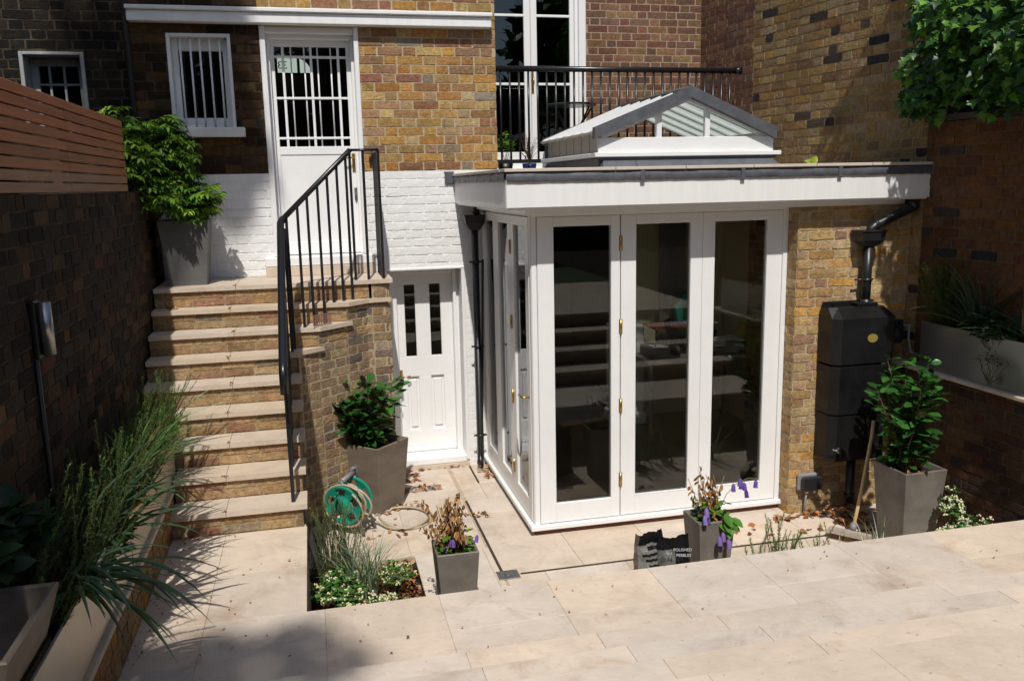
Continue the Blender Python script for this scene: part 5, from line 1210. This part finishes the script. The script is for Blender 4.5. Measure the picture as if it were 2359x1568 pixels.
rosemary('rosemary', 'sparse rosemary sprigs between the fine rosemary and the broom', [(rnd.uniform(1.55, 1.75), rnd.uniform(-3.2, -2.95), -2.80, rnd.uniform(.30, .50), rnd.uniform(-.1, .1), rnd.uniform(-.05, .05)) for _ in range(10)], LEAFM, 51, (.17, .22, .10), .034, dens=4)
strap('variegated_grass', 'pale striped grass blades before the right corner planter', 2.16, -3.05, -2.80, 26, .55, .013, (.10, .16, .08), 52, (.1, .7), None, 1.0, None, (.55, .55, .42), 'grass', .06)
strap('variegated_grass', 'thin striped grass blades left of the broom', 1.80, -3.05, -2.80, 12, .48, .010, (.10, .16, .08), 53, (.1, .7), None, 1.2, None, (.45, .46, .34), 'grass', .05)
# right trough planting
rosemary('rosemary', 'rosemary rising from the far end of the right steel trough', [(rnd.uniform(3.08, 3.3), rnd.uniform(-2.5, -2.3), -1.28, rnd.uniform(.3, .60), rnd.uniform(-.5, .1), rnd.uniform(-.2, .2)) for _ in range(60)], LEAFM, 54, (.09, .16, .035), .034, dens=3)
strap('astelia', 'dark strap-leaved plant in the right steel trough', 3.2, -2.62, -1.25, 70, .62, .028, (.06, .105, .06), 55, (.1, 1.1), None, .9, 'strappy plants in the right trough', (.07, .10, .07))
strap('astelia', 'strap-leaved plant at the near end of the right steel trough', 3.15, -3.15, -1.25, 60, .56, .024, (.055, .10, .055), 56, (.2, 1.2), None, 1.0, 'strappy plants in the right trough', (.08, .12, .09))
broad('trailing_plant', 'trailing plant with small lilac flowers over the right steel trough', 'plant', 3.05, -2.95, -1.22, .11, .26, .15, 170, .05, (.025, .06, .02), 57, LEAFM, .10, (.45, .36, .55))
broad('trailing_plant', 'airy seed heads hanging down the face of the right steel trough', 'plant', 2.985, -3.0, -1.40, .03, .18, .13, 130, .014, (.10, .08, .04), 58)
# roof terrace pots
t_ = thing('blue_pot', 'dark blue glazed pot with withered plant behind the railing', 'pot', (.63, -.05, -.045))
m_ = MB(); m_.tube([(.63, .28, -.045), (.63, .28, .055)], [.055, .07], 16); m_.build('pot', BLUEPOT, t_); m_ = MB()
for i in range(30):
    a = rnd.uniform(0, 6.28); l = rnd.uniform(.1, .28); m_.tube([(.63, .28, .05), (.63+.04*math.cos(a), .28+.04*math.sin(a), .05+l*.6), (.63+.09*math.cos(a), .28+.09*math.sin(a), .05+l)], .002, 3, 0, vary((.12, .06, .035), rnd, .3), False)
    for q in range(3): leaf(m_, (.63+.07*math.cos(a)*rnd.random(), .28+.07*math.sin(a)*rnd.random(), .06+l*rnd.random()), rv(rnd, 1), rv(rnd, 1), .02, .012, vary((.13, .06, .04), rnd, .3))
m_.build('dead_stems', DRY, t_)
broad('fern', 'bright green ferny plant at the left end of the balcony railing', 'plant', .40, .30, .20, .09, .08, .17, 130, .032, (.14, .28, .04), 59, LEAFM, 0, W=.45)
m_ = MB(); m_.tube([(.40, .30, -.045), (.40, .30, .06)], [.06, .075], 16); tag(m_.build('black_pot', BLACKP), 'dark pot under the ferny plant behind the railing', 'pot')
m_ = MB(); leaf(m_, (2.17, -2.05, -.033), (.3, -.3, .5), (0, -1, .4), .06, .055, (.30, .36, .03), .5, .6); leaf(m_, (2.17, -2.05, -.033), (-.6, -.2, .4), (0, -1, .4), .05, .05, (.26, .32, .03), .5, .6); tag(m_.build('fallen_leaf', LEAFM), 'single yellow-green leaf lying on the roof edge', 'leaf')

# flower pots: dying + purple bellflowers
def bell(mb, p, d, L, col, rnd):
    p = Vector(p); d = Vector(d).normalized(); mb.tube([tuple(p), tuple(p+d*L*.3), tuple(p+d*L*.75), tuple(p+d*L)], [L*.09, L*.25, L*.26, L*.29], 7, 0, col, False)
def deadpot(cx, cy, z, label, seed, nbell, ndead, ngreen, H, greens=(.10, .24, .03)):
    rnd = random.Random(seed); t_ = thing('bellflower_plant', label, 'flowers', (cx, cy, z), 'bellflowers in small pots'); dl = MB(); st = MB(); gl = MB(); fl = []
    for s_ in range(16):
        a = rnd.uniform(0, 6.28); k = rnd.uniform(.02, .20); h = H*rnd.uniform(.45, 1); b = (cx+rnd.uniform(-.06, .06), cy+rnd.uniform(-.06, .06), z); e = (cx+k*math.cos(a), cy+k*math.sin(a), z+h)
        mid = ((b[0]+e[0])/2+rnd.uniform(-.02, .02), (b[1]+e[1])/2, z+h*.6); st.tube([b, mid, e], .0022, 4, 0, vary((.30, .20, .10), rnd, .3), False)
        for q in range(ndead):
            t2 = rnd.uniform(.25, 1); p = Vector(b)*(1-t2)+Vector(e)*t2+rv(rnd, .015)
            leaf(dl, p, Vector((rnd.uniform(-.6, .6), rnd.uniform(-.6, .6), -1)), rv(rnd, 1), rnd.uniform(.03, .06), rnd.uniform(.012, .026), vary(rnd.choice([(.32, .17, .07), (.40, .25, .12), (.24, .11, .045)]), rnd, .3), rnd.uniform(.5, 1.3), rnd.uniform(-.3, .5))
    for q in range(ngreen):
        p = (cx+rnd.uniform(-.09, .09), cy+rnd.uniform(-.09, .07), z+rnd.uniform(.02, .14)); a = rnd.uniform(0, 6.28)
        leaf(gl, p, (math.cos(a), math.sin(a)-.3, rnd.uniform(-.1, .5)), (0, 0, 1), rnd.uniform(.035, .065), rnd.uniform(.022, .036), vary(greens, rnd, .3))
    for q in range(nbell):
        a = rnd.uniform(0, 6.28); k = rnd.uniform(.04, .15); p = (cx+k*math.cos(a), cy+k*math.sin(a)-.03, z+rnd.uniform(.05, .14)); fm = MB(); bell(fm, p, (rnd.uniform(-.3, .3), rnd.uniform(-.3, .3), -1), rnd.uniform(.035, .05), vary((.20, .12, .46), rnd, .25), rnd); fm.build('flower', PETAL, t_)
    dl.build('dead_leaves', DRY, t_); st.build('stems', DRY, t_); gl.build('green_leaves', LEAFM, t_); return t_
deadpot(-.70, -2.90, -2.35, 'withered brown bellflower with a few purple blooms in the left pot', 81, 8, 21, 70, .42)
deadpot(1.0, -2.88, -2.35, 'purple bellflowers with brown and green leaves in the right pot', 82, 8, 11, 90, .38)
rnd = random.Random(83); m_ = MB(); g_ = MB()
bp = thing('bellflower_spray', 'arching stem hung with purple bells leaning right from the right pot', 'flowers', (1.05, -2.9, -2.3))
pts = [(1.03, -2.92, -2.32), (1.08, -2.95, -2.15), (1.13, -2.98, -2.07), (1.20, -3.0, -2.03), (1.27, -3.0, -2.035)]; g_.tube(pts, .0025, 4, 0, (.15, .22, .05))
for (x, z) in ((1.11, -2.06), (1.17, -2.05), (1.20, -2.11), (1.185, -2.06), (1.27, -2.05), (1.16, -2.03)): m_ = MB(); bell(m_, (x, -2.99, z), (rnd.uniform(-.2, .2), -.1, -1), .052, vary((.18, .10, .42), rnd, .2), rnd); m_.build('flower', PETAL, bp)
for (x, y, z) in ((1.02, -3.04, -2.36), (1.05, -3.06, -2.40), (.99, -3.05, -2.38), (.92, -3.0, -2.20), (.90, -3.02, -2.24)): m_ = MB(); bell(m_, (x, y, z), (0, -.2, -1), .06, vary((.26, .18, .52), rnd, .2), rnd); m_.build('flower', PETAL, bp)
for k in range(8): leaf(g_, (1.02+rnd.uniform(-.02, .09), -3.0, -2.30+rnd.uniform(-.05, .05)), (rnd.uniform(-.3, 1), -.6, -.3), (0, -.5, 1), .10, .06, vary((.08, .22, .03), rnd, .2))
g_.build('stem', LEAFM, bp)

# ------------------------------------------------------------------ hose reel and hose
hrl = thing('hose_reel', 'green garden hose reel on a grey stand beside the stair wall', 'hose reel', (-1.27, -1.35, ZP))
ax = Vector((.55, .80, .12)).normalized(); c0 = Vector((-1.325, -1.40, -2.535)); c1 = c0+ax*.17
uz = Vector((0, 0, 1)); uz = (uz-ax*uz.dot(ax)).normalized(); ux = uz.cross(ax)
def disc(mb, c, r, th, holes=True):
    n = 40; rings = [(.0, .03), (.40, .03), (.44, .0), (.52, .0), (.86, .0), (.90, .012), (1.0, .012)]
    for sgn in (-1, 1):
        vs = []; 
        for (rr, o) in rings:
            for k in range(n):
                a = 2*math.pi*k/n; vs.append(tuple(c+(ux*math.cos(a)+uz*math.sin(a))*r*max(rr, .001)+ax*sgn*(th/2+o*.3)))
        fs = []
        for i in range(len(rings)-1):
            for k in range(n):
                if holes and i == 3 and (k % 8) in (0, 1, 2, 3): continue
                q = [i*n+k, i*n+(k+1) % n, (i+1)*n+(k+1) % n, (i+1)*n+k]; fs.append(q if sgn > 0 else q[::-1])
        mb.add(vs, fs, 0, (1, 1, 1), True)
    vs = []
    for sgn in (-1, 1):
        for k in range(n): a = 2*math.pi*k/n; vs.append(tuple(c+(ux*math.cos(a)+uz*math.sin(a))*r+ax*sgn*(th/2+.0036)))
    mb.add(vs, [[k, (k+1) % n, n+(k+1) % n, n+k] for k in range(n)], 0, (1, 1, 1), True)
for c in (c0, c1): m_ = MB(); disc(m_, c, .158, .012); m_.build('flange', GREENP, hrl)
m_ = MB(); m_.tube([tuple(c0), tuple(c1)], .06, 20); m_.build('drum', GREYP, hrl)
m_ = MB(); h0 = c0-ax*.02; m_.tube([tuple(h0), tuple(h0-ax*.01), tuple(h0-ax*.012+ux*.02+uz*.10)], .009, 8); m_.tube([tuple(h0-ax*.012+ux*.02+uz*.10), tuple(h0-ax*.055+ux*.02+uz*.10)], .011, 8); m_.build('crank', pm('dark_green_plastic', (.01, .12, .08), .4, .1, 10, 0), hrl)
m_ = MB()
for c in (c0+ax*.02, c1+ax*.02):
    tp = c+Vector((0, 0, .22)) if c is not c0 else c
    m_.tube([tuple(Vector((c.x, c.y, ZP+.02))+ux*.16), tuple(c+uz*.19), tuple(Vector((c.x, c.y, ZP+.02))-ux*.16)], .013, 8)
m_.tube([tuple(c0+ax*.02+uz*.19), tuple(c1+ax*.02+uz*.19)], .02, 10); m_.tube([tuple(c1+ax*.05+uz*.12), tuple(c1+ax*.06+uz*.215), tuple(c1+ax*.0+uz*.225)], .016, 8); m_.build('stand', GREYP, hrl)
hs = MB(); pts = []
for i in range(260):
    t_ = i/260; a = 2*math.pi*8.5*t_; r = .100+.026*math.sin(t_*9)+.010*math.sin(i*.37); o = .02+.13*abs(((t_*3) % 2)-1); pts.append(tuple(c0+ax*o+(ux*math.cos(a)+uz*math.sin(a))*r))
hs.tube(pts, .009, 6)
pts = []
for i in range(60):
    t_ = i/59; a = 2*math.pi*2.7*t_+2.2; r = .185+.02*math.sin(a*1.7); pts.append(tuple(c0-ax*.02+ax*.10*t_+(ux*math.cos(a)*1.05+uz*(math.sin(a)*.86-.02))*r))
hs.tube(pts, .009, 6)
gp = [(-1.07, -1.08), (-.98, -.985), (-.86, -.97), (-.74, -1.0), (-.65, -1.07), (-.62, -1.2), (-.66, -1.34), (-.75, -1.42), (-.88, -1.43), (-.97, -1.33), (-1.03, -1.18), (-1.03, -1.06), (-.95, -1.0), (-.84, -.99), (-.73, -1.04), (-.66, -1.15), (-.66, -1.28), (-.73, -1.39), (-.85, -1.45), (-.98, -1.40), (-1.08, -1.25), (-1.15, -1.32), (-1.2, -1.40)]
def cr_spline(P_, n=8):
    out = []
    for i in range(len(P_)-1):
        p0 = P_[max(i-1, 0)]; p1 = P_[i]; p2 = P_[i+1]; p3 = P_[min(i+2, len(P_)-1)]
        for k in range(n):
            t_ = k/n; out.append(tuple(.5*((2*p1[j])+(-p0[j]+p2[j])*t_+(2*p0[j]-5*p1[j]+4*p2[j]-p3[j])*t_*t_+(-p0[j]+3*p1[j]-3*p2[j]+p3[j])*t_**3) for j in range(len(p1))))
    return out+[P_[-1]]
gs = cr_spline(gp); hs.tube([(x, y, ZP+.009+(.014 if i > len(gs)*.55 else 0)) for i, (x, y) in enumerate(gs)], .009, 8)
hs.build('hose', HOSE, hrl)

# ------------------------------------------------------------------ plastic bags
def bag(label, cx, cy, z, w_, h, dpt, rot, seed, style, lean=0):
    rnd = random.Random(seed); t_ = thing('plastic_bag', label, 'bag', (cx, cy, z), 'bags of pebbles'); m_ = MB(); nx_, nz_ = 20, 26; c, s_ = math.cos(rot), math.sin(rot)
    ph = [rnd.uniform(0, 6.28) for _ in range(6)]
    def pt(u, v, sg):
        full = math.sin(min(1, v*1.0)*math.pi*.5+.0) ; bulge = (1-abs(2*u-1)**3)*(.35+.65*math.sin(math.pi*min(v/.8, 1)*.9+.25)) if v < .8 else (1-abs(2*u-1)**3)*.18*(1-v)/.2+.01
        y = sg*dpt/2*bulge+(.004+.007*max(0, min(1, (v-.65)*5)))*math.sin(u*11+ph[0]+v*9)+.005*math.sin(u*37+v*21)*(v > .4)+.004*math.sin(v*31+ph[1])
        x = (u-.5)*w_*(1+.42*(1-v)); zz = v*h+(.016*(2*u-1)**4+.010*math.sin(u*5+ph[2])+.002*math.sin(u*23+ph[3]))*max(0, v-.75)*4; y += lean*v
        return (cx+x*c-y*s_, cy+x*s_+y*c, z+zz)
    for sg in (-1, 1):
        vs = [pt(i/nx_, j/nz_, sg) for j in range(nz_+1) for i in range(nx_+1)]; o = len(m_.v); m_.v.extend(vs)
        for j in range(nz_):
            for i in range(nx_):
                q = [o+j*(nx_+1)+i, o+j*(nx_+1)+i+1, o+(j+1)*(nx_+1)+i+1, o+(j+1)*(nx_+1)+i]; m_.f.append(q if sg < 0 else q[::-1]); m_.m.append(0); m_.sm.append(True)
                u, v = (i+.5)/nx_, (j+.5)/nz_; col = (.008, .008, .010)
                if sg < 0 and style == 0 and v < .84 and u > .12:
                    band = int(v*26); dk_ = (band % 2 == 0 and u > .2+.3*((band*7) % 3)/3)
                    col = (.012, .012, .013) if dk_ else (.17, .17, .155)
                if sg < 0 and style == 0 and u <= .12: col = (.12, .09, .075)
                if sg < 0 and style == 1 and v < .80 and u < .56: col = (.12, .12, .11)
                m_.c.append(col)
    m_.build('sack', BAGM, t_); return t_, pt
b1, p1 = bag('black plastic bag with grey striped print, left of the pair', .535, -2.99, ZP, .185, .45, .13, .05, 91, 0)
b2, p2 = bag('black bag of pebbles with white lettering, right of the pair', .675, -3.04, ZP, .19, .43, .14, -.25, 92, 1)
WT = pm('white_print', (.6, .6, .62), .4, .1, 60, 0); c, s_ = math.cos(-.25), math.sin(-.25)
bu = Vector((c, s_, 0)); q = Vector(p2(.77, .82, -1)); text_obj('lettering', 'POLISHED', .026, WT, b2, q+Vector((s_, -c, 0))*.022, bu, (0, 0.1, 1)); q = Vector(p2(.79, .755, -1)); text_obj('lettering', 'PEBBLES', .026, WT, b2, q+Vector((s_, -c, 0))*.022, bu, (0, .1, 1))
q = Vector(p2(.30, .70, -1)); text_obj('lettering', 'O.N.', .04, BLKT, b2, q+Vector((s_, -c, 0))*.014, bu, (0, .05, 1))

# ------------------------------------------------------------------ broom
bm_ = thing('broom', 'yard broom with wooden handle leaning between the pier and the corner planter', 'broom', (2.3, -2.55, ZP))
m_ = MB(); m_.tube([(2.335, -2.53, -2.70), (2.47, -2.42, -2.45), (2.60, -2.33, -2.05), (2.62, -2.31, -1.95)], .0135, 10); m_.build('handle', WOODP, bm_)
m_ = MB(); d_ = Vector((.52, -.62, 0)).normalized(); nn_ = Vector((-d_.y, d_.x, 0)); cc = Vector((2.29, -2.555, -2.715))
def obox(mb, c, d, n, a, b, z0, z1): mb.prism([tuple((c+d*x*a+n*y*b).xy) for x, y in ((-1, -1), (1, -1), (1, 1), (-1, 1))], z0, z1)
obox(m_, cc, d_, nn_, .15, .028, -2.735, -2.700); m_.build('head', pm('grey_wood', (.38, .33, .27), .7, .2, 20, .2), bm_)
m_ = MB()
for i in range(26):
    for j in range(4):
        p = cc+d_*(-.14+i*.0112)+nn_*(-.02+j*.013); m_.tube([(p.x, p.y, -2.736), (p.x-.004, p.y-.002, ZP+.001)], .003, 4, 0, (1, 1, 1), False)
m_.build('bristles', pm('bristle', (.14, .06, .03), .8, .3, 30, 0), bm_)
m_ = MB(); m_.tube([(2.325, -2.54, -2.70), (2.35, -2.52, -2.66)], .024, 10); m_.build('socket', GREYP, bm_)

# ------------------------------------------------------------------ fallen leaves
def litter(name, label, boxes, seed, size=(.03, .055), z=ZP):
    rnd = random.Random(seed); m_ = MB()
    for (x0, x1, y0, y1, n, hh) in boxes:
        for i in range(n):
            p = (rnd.uniform(x0, x1), rnd.uniform(y0, y1), z+.006+rnd.random()**2*hh); a = rnd.uniform(0, 6.28)
            leaf(m_, p, (math.cos(a), math.sin(a), rnd.uniform(-.1, .25)), Vector((0, 0, 1))+rv(rnd, .5), rnd.uniform(*size), rnd.uniform(*size)*.7, vary(rnd.choice([(.36, .15, .06), (.46, .22, .11), (.26, .11, .05), (.42, .26, .13), (.16, .07, .04)]), rnd, .25), rnd.uniform(.2, 1.1), rnd.uniform(-.5, .6), 'lobe' if rnd.random() < .4 else 'oval')
    return tag(m_.build(name, DRY), label, 'leaves', None, 'stuff')
litter('leaf_litter', 'brown dead leaves covering the soil of the sunken bed', [(-1.15, -.87, -2.95, -1.95, 420, .03), (-1.58, -1.1, -2.9, -1.95, 200, .02)], 101, z=-2.83)
litter('leaf_litter', 'dry leaves gathered by the small door and cornerwise planter', [(-.80, -.45, -.62, -.5, 34, .012), (-.80, -.62, -.35, -.12, 30, .02), (-.78, -.15, -.07, -.03, 26, .01), (-.95, -.72, -1.0, -.85, 24, .02), (-1.15, -.85, -1.6, -1.0, 22, .01), (-.02, .08, -.45, -.12, 26, .02), (-.34, -.17, -1.36, -1.24, 14, .01)], 102)
litter('leaf_litter', 'reddish fallen leaves heaped at the foot of the water butt', [(2.38, 2.62, -2.35, -2.02, 70, .08), (1.95, 2.40, -2.10, -1.98, 26, .01), (1.3, 2.3, -2.35, -2.0, 12, .01)], 103, (.04, .075))
litter('leaf_litter', 'dead leaves lying in the right corner planter', [(2.55, 2.70, -2.85, -2.68, 36, .03)], 104, (.025, .045), -2.19)
litter('leaf_litter', 'dead leaves lying in the cornerwise planter', [(-1.0, -.88, -.95, -.8, 26, .03)], 107, (.025, .045), -2.24)
litter('leaf_litter', 'small dry leaf crumbs on the terrace below the left kerb', [(-2.39, -2.30, -3.9, -2.45, 46, .003), (-2.39, -2.0, -2.44, -2.39, 22, .004), (-2.3, 2.8, -4.3, -3.6, 44, .002), (-2.35, -1.65, -3.9, -2.5, 24, .002)], 105, (.010, .022), ZT)
m_ = MB(); rnd = random.Random(201)
for k in range(1, 10):
    for q in range(9):
        leaf(m_, (-2.072+.02*math.sin(k*3)+rnd.uniform(-.012, .012), yk[k]+rnd.uniform(-.006, .02), zt[k]+.002), rv(rnd, 1)+Vector((0, -.3, .3)), rv(rnd, 1), rnd.uniform(.008, .018), .009, vary((.22, .12, .05), rnd, .3), .3, .3)
tag(m_.build('joint_weeds', DRY), 'tiny brown weeds in the middle joints of the stair treads', 'weeds', None, 'stuff')
litter('leaf_litter', 'brown leaves caught on the upper stone step beside the wall', [(-2.62, -2.48, -.84, -.72, 16, .01)], 106, (.02, .035), zt[8])
